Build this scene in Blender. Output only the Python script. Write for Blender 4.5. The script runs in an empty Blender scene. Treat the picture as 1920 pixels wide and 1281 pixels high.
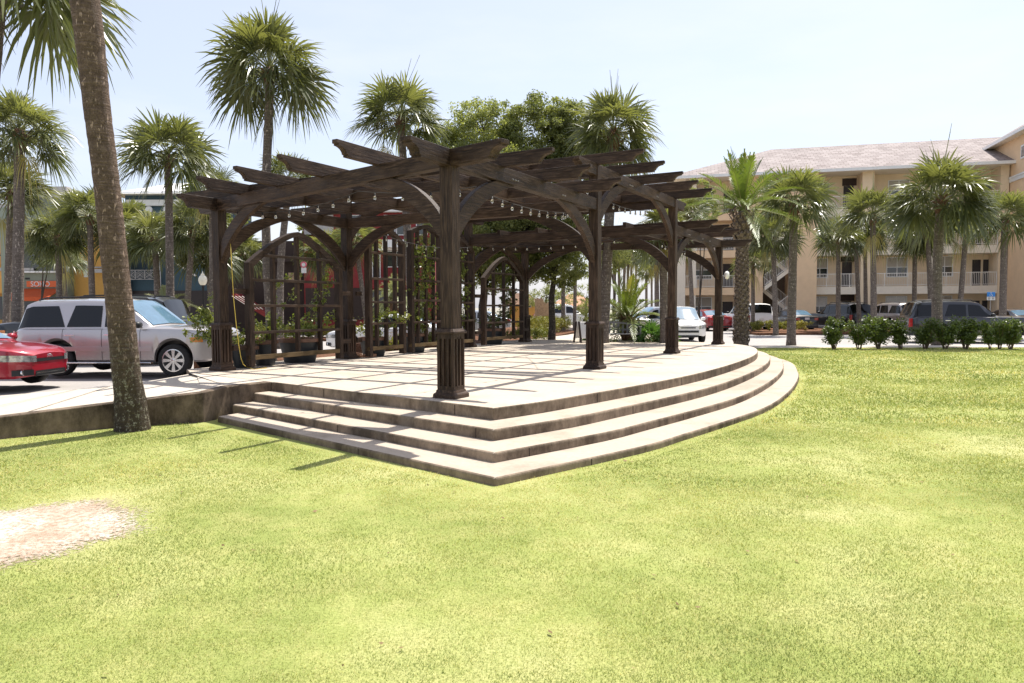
import bpy, math, random
import numpy as np
from mathutils import Vector, Matrix
PI = math.pi
R_ = math.radians
random.seed(7)
RNG = np.random.default_rng(11)
sc = bpy.context.scene
col = sc.collection

# ------------------------------------------------------------------ camera model (metres, platform top = z 0)
F_, PIT, ROLL, EYE = 1337.93, .0492, -.0031, 1.1938
TH = .5126
P1 = np.array([-.8028, 9.3392])
U = np.array([math.sin(TH), math.cos(TH)])
V = np.array([-U[1], U[0]])
def ray(x, y):
    du, dv = x - 960, y - 640.5
    u = du*math.cos(ROLL) + dv*math.sin(ROLL); v = -du*math.sin(ROLL) + dv*math.cos(ROLL)
    c, s = math.cos(PIT), math.sin(PIT)
    b = -v/F_
    return u/F_, c + b*s, -s + b*c
def G(x, y, z):                      # point of the photograph at height z
    a, b, c = ray(x, y); t = (z - EYE)/c
    return Vector((a*t, b*t, z))
def D(x, y, d):                      # point of the photograph at forward distance d
    a, b, c = ray(x, y); t = d/b
    return Vector((a*t, d, EYE + c*t))
def W(u, v, z=0.):                   # pergola frame -> world
    p = P1 + u*U + v*V
    return Vector((p[0], p[1], z))
ANG = math.atan2(U[1], U[0])         # world angle of the pergola's long axis

# ------------------------------------------------------------------ tagging and linking
def tag(o, label=None, cat=None, group=None, kind=None):
    if label: o['label'] = label
    if cat: o['category'] = cat
    if group: o['group'] = group
    if kind: o['kind'] = kind
    return o
def empty(name, loc, rz=0.):
    o = bpy.data.objects.new(name, None); col.objects.link(o)
    o.location = loc; o.rotation_euler = (0, 0, rz); o.empty_display_size = .2
    return o
def thing(name, label, cat, loc=(0, 0, 0), rz=0., group=None):
    return tag(empty(name, loc, rz), label, cat, group)
def copy_tree(o, parent=None):
    c = o.copy(); col.objects.link(c)
    if parent: c.parent = parent
    for ch in list(o.children): copy_tree(ch, c)
    return c
def link_mesh(name, me, mats, parent=None, smooth=False, loc=None, mat=None, bevel=0., seg=2):
    for m in (mats if isinstance(mats, (list, tuple)) else [mats]):
        if len(me.materials) < 8: me.materials.append(m)
    if smooth:
        me.polygons.foreach_set('use_smooth', np.ones(len(me.polygons), dtype=bool))
    o = bpy.data.objects.new(name, me); col.objects.link(o)
    if parent: o.parent = parent
    if mat is not None: o.matrix_local = mat
    elif loc is not None: o.location = loc
    if bevel:
        b = o.modifiers.new('edge', 'BEVEL'); b.width = bevel; b.segments = seg; b.limit_method = 'ANGLE'; b.angle_limit = R_(35)
    return o
def np_mesh(name, verts, quads=None, tris=None, tint=None, mid=None):
    me = bpy.data.meshes.new(name)
    verts = np.asarray(verts, dtype=np.float32)
    loops = []; starts = []; tot = 0
    if quads is not None and len(quads):
        q = np.asarray(quads, dtype=np.int32); loops.append(q.ravel()); starts.append(np.arange(len(q))*4); tot = len(q)*4
    if tris is not None and len(tris):
        t = np.asarray(tris, dtype=np.int32); loops.append(t.ravel()); starts.append(tot + np.arange(len(t))*3)
    L = np.concatenate(loops); S = np.concatenate(starts).astype(np.int32)
    me.vertices.add(len(verts)); me.vertices.foreach_set('co', verts.ravel())
    me.loops.add(len(L)); me.loops.foreach_set('vertex_index', L)
    me.polygons.add(len(S)); me.polygons.foreach_set('loop_start', S)
    if mid is not None: me.polygons.foreach_set('material_index', np.asarray(mid, dtype=np.int32))
    me.update(calc_edges=True)
    if tint is not None:
        a = me.attributes.new('tint', 'FLOAT', 'POINT'); a.data.foreach_set('value', np.asarray(tint, dtype=np.float32))
    return me

class MB:
    """collects shapes, then links them as ONE mesh object"""
    def __init__(s): s.v = []; s.f = []; s.m = []
    def add(s, vs, fs, m=0):
        n = len(s.v); s.v += [tuple(p) for p in vs]
        s.f += [tuple(i + n for i in f) for f in fs]; s.m += [m]*len(fs); return s
    def box(s, x0, x1, y0, y1, z0, z1, m=0):
        return s.add([(x0,y0,z0),(x1,y0,z0),(x1,y1,z0),(x0,y1,z0),(x0,y0,z1),(x1,y0,z1),(x1,y1,z1),(x0,y1,z1)],
                     [(0,3,2,1),(4,5,6,7),(0,1,5,4),(1,2,6,5),(2,3,7,6),(3,0,4,7)], m)
    def prism(s, poly, a, b, fn, m=0):           # poly 2D extruded a..b, fn(p, t) -> 3D
        n = len(poly)
        vs = [fn(p, a) for p in poly] + [fn(p, b) for p in poly]
        fs = [tuple(range(n))[::-1], tuple(range(n, 2*n))] + [(i, (i+1) % n, n+(i+1) % n, n+i) for i in range(n)]
        return s.add(vs, fs, m)
    def lathe(s, prof, n=16, c=(0, 0, 0), m=0, axis='z', cap=True):
        vs = []; fs = []
        for r, z in prof:
            for k in range(n):
                a = 2*PI*k/n
                p = (r*math.cos(a), r*math.sin(a), z)
                if axis == 'y': p = (p[0], p[2], p[1])
                if axis == 'x': p = (p[2], p[0], p[1])
                vs.append((c[0]+p[0], c[1]+p[1], c[2]+p[2]))
        for i in range(len(prof)-1):
            for k in range(n): fs.append((i*n+k, i*n+(k+1) % n, (i+1)*n+(k+1) % n, (i+1)*n+k))
        if cap: fs += [tuple(range(n))[::-1], tuple((len(prof)-1)*n+k for k in range(n))]
        return s.add(vs, fs, m)
    def tube(s, pts, rad, n=8, m=0):
        pts = [Vector(p) for p in pts]; rad = rad if isinstance(rad, (list, tuple)) else [rad]*len(pts)
        vs = []; fs = []
        for i, p in enumerate(pts):
            t = (pts[min(i+1, len(pts)-1)] - pts[max(i-1, 0)]).normalized()
            a = t.orthogonal().normalized() if abs(t.z) > .95 else t.cross(Vector((0, 0, 1))).normalized()
            if abs(t.z) > .95: a = (Vector((1, 0, 0)) - t*t.x).normalized()
            b = t.cross(a)
            for k in range(n):
                q = p + (a*math.cos(2*PI*k/n) + b*math.sin(2*PI*k/n))*rad[i]; vs.append(tuple(q))
        for i in range(len(pts)-1):
            for k in range(n): fs.append((i*n+k, i*n+(k+1) % n, (i+1)*n+(k+1) % n, (i+1)*n+k))
        fs += [tuple(range(n))[::-1], tuple((len(pts)-1)*n+k for k in range(n))]
        return s.add(vs, fs, m)
    def grid(s, fn, nu, nv, m=0):
        vs = [fn(i/nu, j/nv) for i in range(nu+1) for j in range(nv+1)]
        fs = [(i*(nv+1)+j, (i+1)*(nv+1)+j, (i+1)*(nv+1)+j+1, i*(nv+1)+j+1) for i in range(nu) for j in range(nv)]
        return s.add(vs, fs, m)
    def build(s, name, mats, parent=None, smooth=False, loc=None, mat=None, bevel=0., seg=2, fix=True):
        me = bpy.data.meshes.new(name); me.from_pydata(s.v, [], s.f)
        me.polygons.foreach_set('material_index', s.m)
        if fix:
            import bmesh
            bm = bmesh.new(); bm.from_mesh(me); bmesh.ops.recalc_face_normals(bm, faces=bm.faces); bm.to_mesh(me); bm.free()
        me.update()
        return link_mesh(name, me, mats, parent, smooth, loc, mat, bevel, seg)
def smooth_by_angle(o, deg=35):
    me = o.data
    me.polygons.foreach_set('use_smooth', np.ones(len(me.polygons), dtype=bool))
    me.set_sharp_from_angle(angle=R_(deg))

# ------------------------------------------------------------------ materials
class NT:
    def __init__(s, name):
        s.m = bpy.data.materials.new(name); s.m.use_nodes = True
        s.t = s.m.node_tree; s.n = s.t.nodes; s.b = s.n['Principled BSDF']; s.out = s.n['Material Output']
    def node(s, typ, **kw):
        o = s.n.new(typ)
        for k, v in kw.items():
            if k in o.inputs: o.inputs[k].default_value = v
            else: setattr(o, k, v)
        return o
    def link(s, a, b): s.t.links.new(a, b)
    def coord(s, kind='Object', scale=(1, 1, 1), rot=(0, 0, 0)):
        tc = s.node('ShaderNodeTexCoord'); mp = s.node('ShaderNodeMapping')
        mp.inputs['Scale'].default_value = scale; mp.inputs['Rotation'].default_value = rot
        s.link(tc.outputs[kind], mp.inputs['Vector']); return mp.outputs['Vector']
    def noise(s, vec, scale, detail=4., rough=.6):
        n = s.node('ShaderNodeTexNoise'); n.inputs['Scale'].default_value = scale
        n.inputs['Detail'].default_value = detail; n.inputs['Roughness'].default_value = rough
        if vec is not None: s.link(vec, n.inputs['Vector'])
        return n.outputs['Fac']
    def ramp(s, fac, stops):
        r = s.node('ShaderNodeValToRGB'); e = r.color_ramp.elements
        while len(e) < len(stops): e.new(.5)
        for i, (p, c) in enumerate(stops):
            e[i].position = p; e[i].color = (c[0], c[1], c[2], 1) if not isinstance(c, (int, float)) else (c, c, c, 1)
        s.link(fac, r.inputs['Fac']); return r.outputs['Color']
    def mix(s, fac, a, b, mode='MIX'):
        m = s.node('ShaderNodeMix'); m.data_type = 'RGBA'; m.blend_type = mode
        for sock, v in ((m.inputs[0], fac), (m.inputs[6], a), (m.inputs[7], b)):
            if isinstance(v, (int, float)): sock.default_value = v
            elif isinstance(v, (tuple, list)): sock.default_value = (*v[:3], 1)
            else: s.link(v, sock)
        return m.outputs[2]
    def math(s, op, a, b=None):
        m = s.node('ShaderNodeMath'); m.operation = op
        for i, v in enumerate((a, b)):
            if v is None: continue
            if isinstance(v, (int, float)): m.inputs[i].default_value = v
            else: s.link(v, m.inputs[i])
        return m.outputs[0]
    def bump(s, h, dist=.01, strength=.5):
        b = s.node('ShaderNodeBump'); b.inputs['Distance'].default_value = dist; b.inputs['Strength'].default_value = strength
        s.link(h, b.inputs['Height']); s.link(b.outputs['Normal'], s.b.inputs['Normal'])
    def set(s, base=None, rough=None, metal=None, spec=None, coat=None, **kw):
        for k, v in (('Base Color', base), ('Roughness', rough), ('Metallic', metal), ('Specular IOR Level', spec), ('Coat Weight', coat)):
            if v is None: continue
            if isinstance(v, (tuple, list)): s.b.inputs[k].default_value = (*v[:3], 1)
            elif isinstance(v, (int, float)): s.b.inputs[k].default_value = v
            else: s.link(v, s.b.inputs[k])
        return s
M = {}
def plain(name, c, rough=.6, metal=0., spec=.5, coat=0., var=.12, scale=6.):
    t = NT(name)
    n = t.noise(t.coord(), scale)
    k0, k1 = 1-var, 1+var
    t.set(t.ramp(n, [(.3, tuple(x*k0 for x in c)), (.7, tuple(min(1, x*k1) for x in c))]), rough, metal, spec, coat)
    M[name] = t.m; return t
def wood(name, c, grey, rough=.55, up=False):
    t = NT(name)
    vec = t.coord('Object', (14, 14, 1.2) if up else (1.2, 14, 14)); oi = t.node('ShaderNodeObjectInfo')
    n = t.noise(vec, 3.2, 6, .62); n2 = t.noise(t.coord('Object', (2, 2, .6) if up else (.6, 2, 2)), 2.2, 3)
    base = t.ramp(n, [(.28, tuple(x*.3 for x in c)), (.5, c), (.72, grey)])
    base = t.mix(t.ramp(n2, [(.45, 0.), (.75, .6)]), base, grey)
    hv = t.node('ShaderNodeHueSaturation'); t.link(base, hv.inputs['Color'])
    t.link(t.math('MULTIPLY_ADD' if False else 'ADD', t.math('MULTIPLY', oi.outputs['Random'], .5), .75), hv.inputs['Value'])
    fine = t.noise(t.coord('Object', (60, 60, 2) if up else (2, 60, 60)), 4, 3)
    t.set(hv.outputs['Color'], t.ramp(n, [(.2, rough-.1), (.8, rough+.15)]), spec=.22)
    t.bump(t.math('ADD', n, t.math('MULTIPLY', fine, .5)), .012, .6); M[name] = t.m
wood('wood', (.032, .018, .011), (.100, .064, .044), .5)
wood('wood_post', (.032, .018, .011), (.100, .064, .044), .5, True)
wood('wood_trellis', (.036, .022, .015), (.085, .055, .038), .6)
wood('wood_mossy', (.11, .075, .035), (.22, .15, .075), .8)

def concrete(name, c, dirt, amount, rough=.85, streak=False):
    t = NT(name)
    v = t.coord('Object')
    n = t.noise(v, 1.3, 6, .65); n2 = t.noise(v, 22, 4, .6)
    base = t.ramp(n, [(.3, tuple(x*.86 for x in c)), (.65, c)])
    base = t.mix(.35, base, t.ramp(n2, [(.35, tuple(x*.7 for x in c)), (.6, c)]))
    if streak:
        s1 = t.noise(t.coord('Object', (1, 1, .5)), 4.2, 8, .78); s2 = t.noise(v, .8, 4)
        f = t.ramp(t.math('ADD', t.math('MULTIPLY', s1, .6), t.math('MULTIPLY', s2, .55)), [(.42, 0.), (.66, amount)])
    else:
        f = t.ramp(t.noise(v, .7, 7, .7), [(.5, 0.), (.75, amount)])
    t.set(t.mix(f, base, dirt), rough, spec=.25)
    t.bump(n2, .004, .5); M[name] = t.m
concrete('concrete', (.49, .42, .34), (.29, .225, .16), .6)
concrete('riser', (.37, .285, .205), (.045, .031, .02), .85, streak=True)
concrete('step_concrete', (.44, .37, .295), (.19, .14, .095), .75)
concrete('wall_concrete', (.27, .20, .14), (.04, .028, .018), .95, streak=True)
concrete('kerb_concrete', (.52, .47, .40), (.3, .24, .18), .4)
concrete('road_surface', (.36, .335, .315), (.26, .24, .225), .5)
concrete('path_concrete', (.50, .445, .375), (.38, .31, .25), .4)
concrete('far_ground', (.30, .28, .23), (.2, .19, .14), .5)

def lawn_mat():
    t = NT('lawn'); v = t.coord('Object')
    n = t.noise(v, .55, 5, .6); n2 = t.noise(v, 3.5, 6, .7); n3 = t.noise(v, 60, 3, .6)
    c = t.ramp(n, [(.3, (.185, .225, .06)), (.5, (.29, .32, .10)), (.72, (.43, .42, .19))])
    c = t.mix(t.ramp(n2, [(.42, 0.), (.75, .45)]), c, (.48, .42, .19))
    c = t.mix(t.ramp(n3, [(.35, .4), (.6, 0.)]), c, (.12, .15, .03))
    t.set(c, .9, spec=.1); t.bump(n3, .02, .6); M['lawn'] = t.m
lawn_mat()
def leafy(name, dark, light, trans=.35, rough=.42, spec=.4, tcol=None):
    t = NT(name)
    a = t.node('ShaderNodeAttribute'); a.attribute_name = 'tint'
    oi = t.node('ShaderNodeObjectInfo')
    c = t.ramp(a.outputs['Fac'], [(0., dark), (.75, light), (1., tcol or light)])
    hv = t.node('ShaderNodeHueSaturation'); t.link(c, hv.inputs['Color'])
    t.link(t.math('ADD', t.math('MULTIPLY', oi.outputs['Random'], .35), .85), hv.inputs['Value'])
    t.set(hv.outputs['Color'], rough, spec=spec)
    tr = t.node('ShaderNodeBsdfTranslucent'); t.link(t.mix(1., hv.outputs['Color'], (1., 1., .45), 'MULTIPLY'), tr.inputs['Color'])
    ms = t.node('ShaderNodeMixShader'); ms.inputs['Fac'].default_value = trans
    t.link(t.b.outputs[0], ms.inputs[1]); t.link(tr.outputs[0], ms.inputs[2]); t.link(ms.outputs[0], t.out.inputs['Surface'])
    M[name] = t.m
leafy('grass_blade', (.165, .215, .058), (.375, .41, .140), .3, .7, .15, (.70, .60, .29))
leafy('fan_leaf', (.082, .10, .040), (.245, .255, .11), .40, .32, .6, (.44, .37, .14))
leafy('feather_leaf', (.06, .10, .02), (.17, .22, .045), .35, .45, .4, (.36, .33, .09))
leafy('silver_leaf', (.12, .15, .07), (.34, .36, .20), .3, .45, .4, (.45, .44, .25))
leafy('oak_leaf', (.12, .145, .052), (.31, .335, .13), .48, .45, .4, (.38, .39, .16))
leafy('shrub_leaf', (.045, .075, .016), (.16, .21, .045), .36, .38, .5, (.34, .36, .08))
leafy('vine_leaf', (.07, .10, .02), (.22, .26, .06), .4, .4, .45, (.42, .40, .12))
leafy('hedge_leaf', (.10, .12, .02), (.27, .26, .05), .3, .5, .3, (.38, .30, .08))
leafy('dead_leaf', (.12, .075, .035), (.30, .21, .11), .2, .8, .2)
leafy('palmetto_leaf', (.04, .09, .02), (.10, .20, .05), .35, .4, .45, (.20, .30, .08))

def trunk_mat(name, a, b, lichen=False):
    t = NT(name)
    ring = t.noise(t.coord('Object', (1.2, 1.2, 16)), 2.0, 5, .7); n = t.noise(t.coord('Object', (9, 9, 5)), 2.2, 5, .65)
    sp = t.noise(t.coord('Object', (6, 6, 2.2)), 4.2, 2, .5)
    c = t.ramp(ring, [(.3, tuple(x*.55 for x in a)), (.5, a), (.7, b)])
    c = t.mix(t.ramp(n, [(.4, .6), (.6, 0.)]), c, tuple(x*.5 for x in a))
    c = t.mix(t.ramp(sp, [(.63, 0.), (.68, .75)]), c, tuple(min(1, x*1.9) for x in b))
    if lichen:
        tc = t.node('ShaderNodeTexCoord'); sx = t.node('ShaderNodeSeparateXYZ'); t.link(tc.outputs['Object'], sx.inputs[0])
        low = t.ramp(t.math('DIVIDE', sx.outputs['Z'], 2.), [(.25, 1.), (.85, 0.)])
        li = t.noise(t.coord('Object', (5, 5, 4)), 4.6, 6, .75)
        c = t.mix(t.math('MULTIPLY', low, .75), c, (.045, .038, .024))
        c = t.mix(t.math('MULTIPLY', low, t.ramp(li, [(.54, 0.), (.6, .95)])), c, (.42, .40, .31))
    fz_ = t.noise(t.coord('Object', (40, 40, 22)), 1.6, 4, .7)
    c = t.mix(t.ramp(fz_, [(.36, .65), (.56, 0.)]), c, tuple(x*.35 for x in a))
    t.set(c, .85, spec=.2)
    t.bump(t.math('ADD', t.math('ADD', ring, t.math('MULTIPLY', n, .6)), t.math('MULTIPLY', fz_, .5)), .05, 1.); M[name] = t.m
trunk_mat('palm_bark', (.23, .19, .16), (.38, .325, .28))
trunk_mat('near_bark', (.20, .14, .105), (.33, .245, .195), True)
trunk_mat('boot_bark', (.20, .115, .07), (.36, .24, .16))
trunk_mat('oak_bark', (.10, .082, .066), (.19, .16, .13))
trunk_mat('date_bark', (.22, .165, .13), (.46, .37, .30))

def paint(name, c, metal=.0, rough=.3, coat=1.):
    t = NT(name); n = t.noise(t.coord(), 40, 3)
    t.set(t.ramp(n, [(.3, tuple(x*.95 for x in c)), (.7, c)]), rough, metal, .5, coat)
    t.b.inputs['Coat Roughness'].default_value = .04; M[name] = t.m
paint('paint_silver', (.50, .465, .45), .6, .32)
paint('paint_red', (.33, .006, .020), .15, .3)
paint('paint_white', (.80, .79, .77))
paint('paint_black', (.007, .007, .008), 0., .35, .6)
paint('paint_dark', (.016, .0145, .018), .2, .35)
paint('paint_maroon', (.25, .01, .018), .2)
paint('paint_grey', (.30, .30, .31), .5)
def glass(name, c, rough=.03, spec=.8):
    t = NT(name); n = t.noise(t.coord(), 3, 2)
    t.set(t.ramp(n, [(.3, tuple(x*.8 for x in c)), (.7, c)]), rough, 0., spec, .3); M[name] = t.m
glass('glass_dark', (.006, .006, .007), .06, .25); glass('glass_blue', (.10, .19, .27), .05, 1.0)
glass('glass_window', (.035, .038, .036), .08, .8)
plain('tyre', (.014, .014, .014), .85, var=.2, scale=20); plain('rim', (.62, .62, .62), .22, .9)
plain('black_trim', (.012, .012, .013), .5); plain('chrome', (.8, .8, .8), .12, 1.)
plain('lamp_glass', (.42, .43, .44), .15, .7, .6, .5, var=.5, scale=14); plain('tail_red', (.35, .006, .01), .2, 0, .6, .5)
plain('amber', (.55, .16, .02), .25, 0, .6, .5); plain('plate_white', (.7, .7, .68), .5)
plain('iron_black', (.015, .015, .016), .45, .3); plain('lamp_globe', (.85, .80, .66), .3)
plain('stucco_cream', (.79, .625, .425), .9, var=.05, scale=2); plain('stucco_peach', (.80, .57, .35), .9, var=.05, scale=2)
plain('stucco_tan', (.64, .51, .375), .9, var=.05, scale=2)
plain('trim_cream', (.80, .71, .57), .8, var=.04); plain('white_rail', (.78, .73, .65), .5, var=.04)
plain('white_trim', (.80, .79, .76), .6, var=.05); plain('door_dark', (.03, .022, .02), .6)
plain('blind', (.42, .38, .32), .8, var=.1, scale=30); plain('curtain_white', (.75, .74, .72), .8, var=.1, scale=14)
plain('teal_dark', (.045, .085, .11), .8, var=.08); plain('teal_shade', (.018, .036, .05), .8); plain('sage', (.25, .28, .22), .85, var=.05)
plain('ochre', (.62, .34, .085), .85, var=.06); plain('orange', (.52, .085, .018), .75, var=.08); plain('sign_orange', (.72, .14, .035), .6)
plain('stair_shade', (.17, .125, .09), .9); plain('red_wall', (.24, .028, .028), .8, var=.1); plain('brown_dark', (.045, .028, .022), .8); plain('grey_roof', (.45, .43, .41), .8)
plain('fence_wood', (.40, .29, .18), .85, var=.3, scale=9); plain('bench_grey', (.20, .195, .20), .6)
plain('white_board', (.74, .72, .68), .6); plain('pot_dark', (.022, .026, .030), .5, var=.3); plain('pot_rim', (.15, .075, .045), .6, var=.3)
plain('soil', (.05, .035, .025), .95); plain('brick', (.42, .22, .13), .85, var=.3, scale=25); plain('bulb_glass', (.9, .87, .8), .02, 0, .6).b.inputs['Transmission Weight'].default_value = .92
plain('wire_dark', (.02, .016, .014), .6); plain('cord_yellow', (.55, .40, .06), .5); plain('steel', (.35, .33, .31), .4, .7)
plain('sign_blue', (.03, .22, .60), .5); plain('sign_pink', (.62, .12, .16), .5); plain('yellow', (.80, .58, .05), .5)
plain('stem', (.12, .085, .05), .85, var=.3, scale=20); plain('petiole', (.20, .21, .06), .6, var=.2)
def mulch():
    t = NT('mulch'); v = t.coord(); n = t.noise(v, 14, 6, .75)
    t.set(t.ramp(n, [(.35, (.06, .03, .018)), (.55, (.17, .085, .05)), (.72, (.34, .21, .14))]), .95, spec=.1); t.bump(n, .05, 1.); M['mulch'] = t.m
mulch()
def sand():
    t = NT('sand'); v = t.coord(); n = t.noise(v, 1.6, 6, .7); n2 = t.noise(v, 26, 4, .7); n3 = t.noise(t.coord('Object', (1, 1, 1)), 60, 2, .6)
    c = t.ramp(n, [(.30, (.38, .29, .215)), (.46, (.52, .445, .36)), (.62, (.66, .61, .54))])
    c = t.mix(t.ramp(n2, [(.40, .8), (.56, 0.)]), c, (.32, .215, .145))
    c = t.mix(t.ramp(n3, [(.26, .8), (.34, 0.)]), c, (.10, .05, .03))
    t.set(c, .95, spec=.1); t.bump(n2, .03, .9)
    a = t.node('ShaderNodeAttribute'); a.attribute_name = 'tint'; e = t.noise(v, 34, 6, .8); e2 = t.noise(v, 2.2, 4, .6)
    k = t.math('ADD', a.outputs['Fac'], t.math('ADD', t.math('MULTIPLY', t.math('SUBTRACT', e, .5), 1.5), t.math('MULTIPLY', t.math('SUBTRACT', e2, .5), .35)))
    t.link(t.ramp(k, [(.78, 1.), (.98, 0.)]), t.b.inputs['Alpha']); M['sand'] = t.m
sand()
def shingle():
    t = NT('shingle')
    br = t.node('ShaderNodeTexBrick'); br.inputs['Scale'].default_value = 1.0
    br.inputs['Brick Width'].default_value = .6; br.inputs['Row Height'].default_value = .3; br.inputs['Mortar Size'].default_value = .02
    br.inputs['Color1'].default_value = (.34, .295, .28, 1); br.inputs['Color2'].default_value = (.22, .185, .175, 1); br.inputs['Mortar'].default_value = (.10, .08, .07, 1)
    tc = t.node('ShaderNodeTexCoord'); sp = t.node('ShaderNodeSeparateXYZ'); cb = t.node('ShaderNodeCombineXYZ'); t.link(tc.outputs['Object'], sp.inputs[0])
    t.link(sp.outputs['X'], cb.inputs['X']); t.link(t.math('MULTIPLY', sp.outputs['Z'], 1.6), cb.inputs['Y']); t.link(cb.outputs[0], br.inputs['Vector'])
    n = t.noise(t.coord(), .8, 4)
    t.set(t.mix(t.ramp(n, [(.35, .3), (.65, 0.)]), br.outputs['Color'], (.40, .36, .345)), .9, spec=.2); M['shingle'] = t.m
shingle()
# ================================================================== THE SETTING
LAWN, ROAD = -.47, -.56
def sheet(name, pts, z, mat, thick=0., bevel=0.):
    b = MB()
    if thick: b.prism([(p[0], p[1]) for p in pts], z-thick, z, lambda p, t: (p[0], p[1], t))
    else: b.add([(p[0], p[1], z if len(p) < 3 else p[2]) for p in pts], [tuple(range(len(pts)))])
    return tag(b.build(name, M[mat], bevel=bevel), kind='structure')
sheet('ground', [(-700, -60), (700, -60), (700, 900), (-700, 900)], -.66, 'far_ground')
sheet('road', [(-90, 6), (-9.5, 10.6), (-7.6, 13.1), (-5.5, 16.), (-2.2, 21.5), (1.6, 28.6), (9.5, 28.6), (70, 26.5), (70, 47.0), (16, 48.6), (10, 50), (-6, 44), (-90, 44)], ROAD, 'road_surface')
lawn = sheet('lawn', [(-22, -14), (46, -14), (46, 27.2), (9.9, 28.0), (6.5, 25), (-3.6, 12.0), (-4.3, 10.6), (-5.2, 10.0), (-6.6, 9.0), (-14.5, 3.6), (-22, -.5)], LAWN, 'lawn')
sheet('sidewalk', [(9.6, 28.0), (46, 27.22), (46, 28.7), (9.6, 29.5)], LAWN+.015, 'path_concrete', .25, .02)
sheet('far_car_park', [(8, 50.2), (70, 47.1), (70, 60), (8, 66)], ROAD+.006, 'road_surface')

# stepped platform ---------------------------------------------------
SH = [(.28, 3.62), (-.57, -.99), (.25, -1.24), (1.2, -1.43), (2.4, -1.65), (3.9, -1.87), (5.4, -2.0), (7.35, -2.05), (9.3, -2.0), (10.8, -1.87), (12.3, -1.62), (13.5, -1.3), (14.5, -.85), (15.2, -.3), (15.6, .4), (15.7, 1.3), (15.5, 2.4)]
def offset(pl, t):
    out = []
    for i, p in enumerate(pl):
        ns = []
        for a, b in ((i-1, i), (i, i+1)):
            if a < 0 or b >= len(pl): continue
            d = np.array(pl[b]) - np.array(pl[a]); d = d/np.linalg.norm(d); ns.append(np.array([d[1], -d[0]]))
        t_ = t*(1.05 - .36*min(1., max(0., (p[0]-4.)/7.))) if i > 1 else t
        if len(ns) == 1: out.append(np.array(p) + t_*ns[0]); continue
        m = ns[0] + ns[1]; m = m/np.linalg.norm(m); out.append(np.array(p) + m*t_/max(.3, m @ ns[0]))
    return out
def dense(pl):                       # smooth the curved run, keep the front corner sharp
    out = [np.array(pl[0], float), np.array(pl[1], float)]
    q = [np.array(p, float) for p in pl[1:]]
    for i in range(len(q)-1):
        p0 = q[max(i-1, 0)]; p1 = q[i]; p2 = q[i+1]; p3 = q[min(i+2, len(q)-1)]
        for k in (1, 2, 3):
            t = k/3
            out.append(.5*((2*p1) + (p2-p0)*t + (2*p0-5*p1+4*p2-p3)*t*t + (3*p1-p0-3*p2+p3)*t**3))
    return out
plat = thing('stage_platform', 'stepped concrete platform with curved front steps under the timber pergola', 'platform', W(7, 2, LAWN))
inv = plat.matrix_basis.inverted()
TZ = [0., -.148, -.278, -.385]
def slab(name, pts, z0, z1, bev, mats=('concrete', 'riser')):
    b = MB(); n = len(pts)
    P = [W(p[0], p[1]) for p in pts]
    loc = plat.location
    vs = [(p.x-loc.x, p.y-loc.y, z0-loc.z) for p in P] + [(p.x-loc.x, p.y-loc.y, z1-loc.z) for p in P]
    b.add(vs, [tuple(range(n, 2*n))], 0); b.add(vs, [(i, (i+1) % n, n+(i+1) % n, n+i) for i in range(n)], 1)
    import bmesh
    me = bpy.data.meshes.new(name); me.from_pydata(b.v, [], b.f); me.polygons.foreach_set('material_index', b.m)
    bm = bmesh.new(); bm.from_mesh(me); bmesh.ops.remove_doubles(bm, verts=bm.verts, dist=1e-5); bmesh.ops.recalc_face_normals(bm, faces=bm.faces); bm.to_mesh(me); bm.free()
    o = link_mesh(name, me, [M[m] for m in mats], plat, bevel=bev, seg=3); o.modifiers['edge'].angle_limit = R_(50); return o
base = dense(SH)
back = [(15.3, 4.), (15.3, 6.95), (1.15, 6.95), (.78, 6.35), (.5, 4.9)]
slab('paved_top', base + back, -.7, 0., .018)
for k in (1, 2, 3):
    o = dense(offset(SH, .455*k)); o[0] = np.array([None, (.0, 3.86), (-.44, 3.72), (-.88, 3.5)][k])
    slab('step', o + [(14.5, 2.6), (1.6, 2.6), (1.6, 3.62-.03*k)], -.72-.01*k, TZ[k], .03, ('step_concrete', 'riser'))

for k in range(4):
    pl = dense(offset(SH, .455*k)) if k else dense(SH); acc = 0.
    if k: pl[0] = np.array([None, (.0, 3.86), (-.44, 3.72), (-.88, 3.5)][k])
    for i in range(len(pl)-1):
        a_, c_ = np.array(pl[i]), np.array(pl[i+1]); ln = np.linalg.norm(c_-a_)
        n0 = acc; acc += ln
        for jt in np.arange(1.35+.7*k, 26, 2.7+.25*k):
            if n0 <= jt < acc:
                p = a_ + (c_-a_)*(jt-n0)/ln; d_ = (c_-a_)/ln; nn = np.array([d_[1], -d_[0]])
                q = [W(*(p - d_*.006 + nn*.003)), W(*(p + d_*.006 + nn*.003)), W(*(p + d_*.006 - nn*.05)), W(*(p - d_*.006 - nn*.05))]
                lo_, hi_ = TZ[k]-.14, TZ[k]-.02
                b = MB(); b.prism([(w_.x-plat.location.x, w_.y-plat.location.y) for w_ in q], lo_-plat.location.z, hi_-plat.location.z, lambda p_, t_: (p_[0], p_[1], t_)); b.build('casting_joint', M['soil'], plat)

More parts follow.
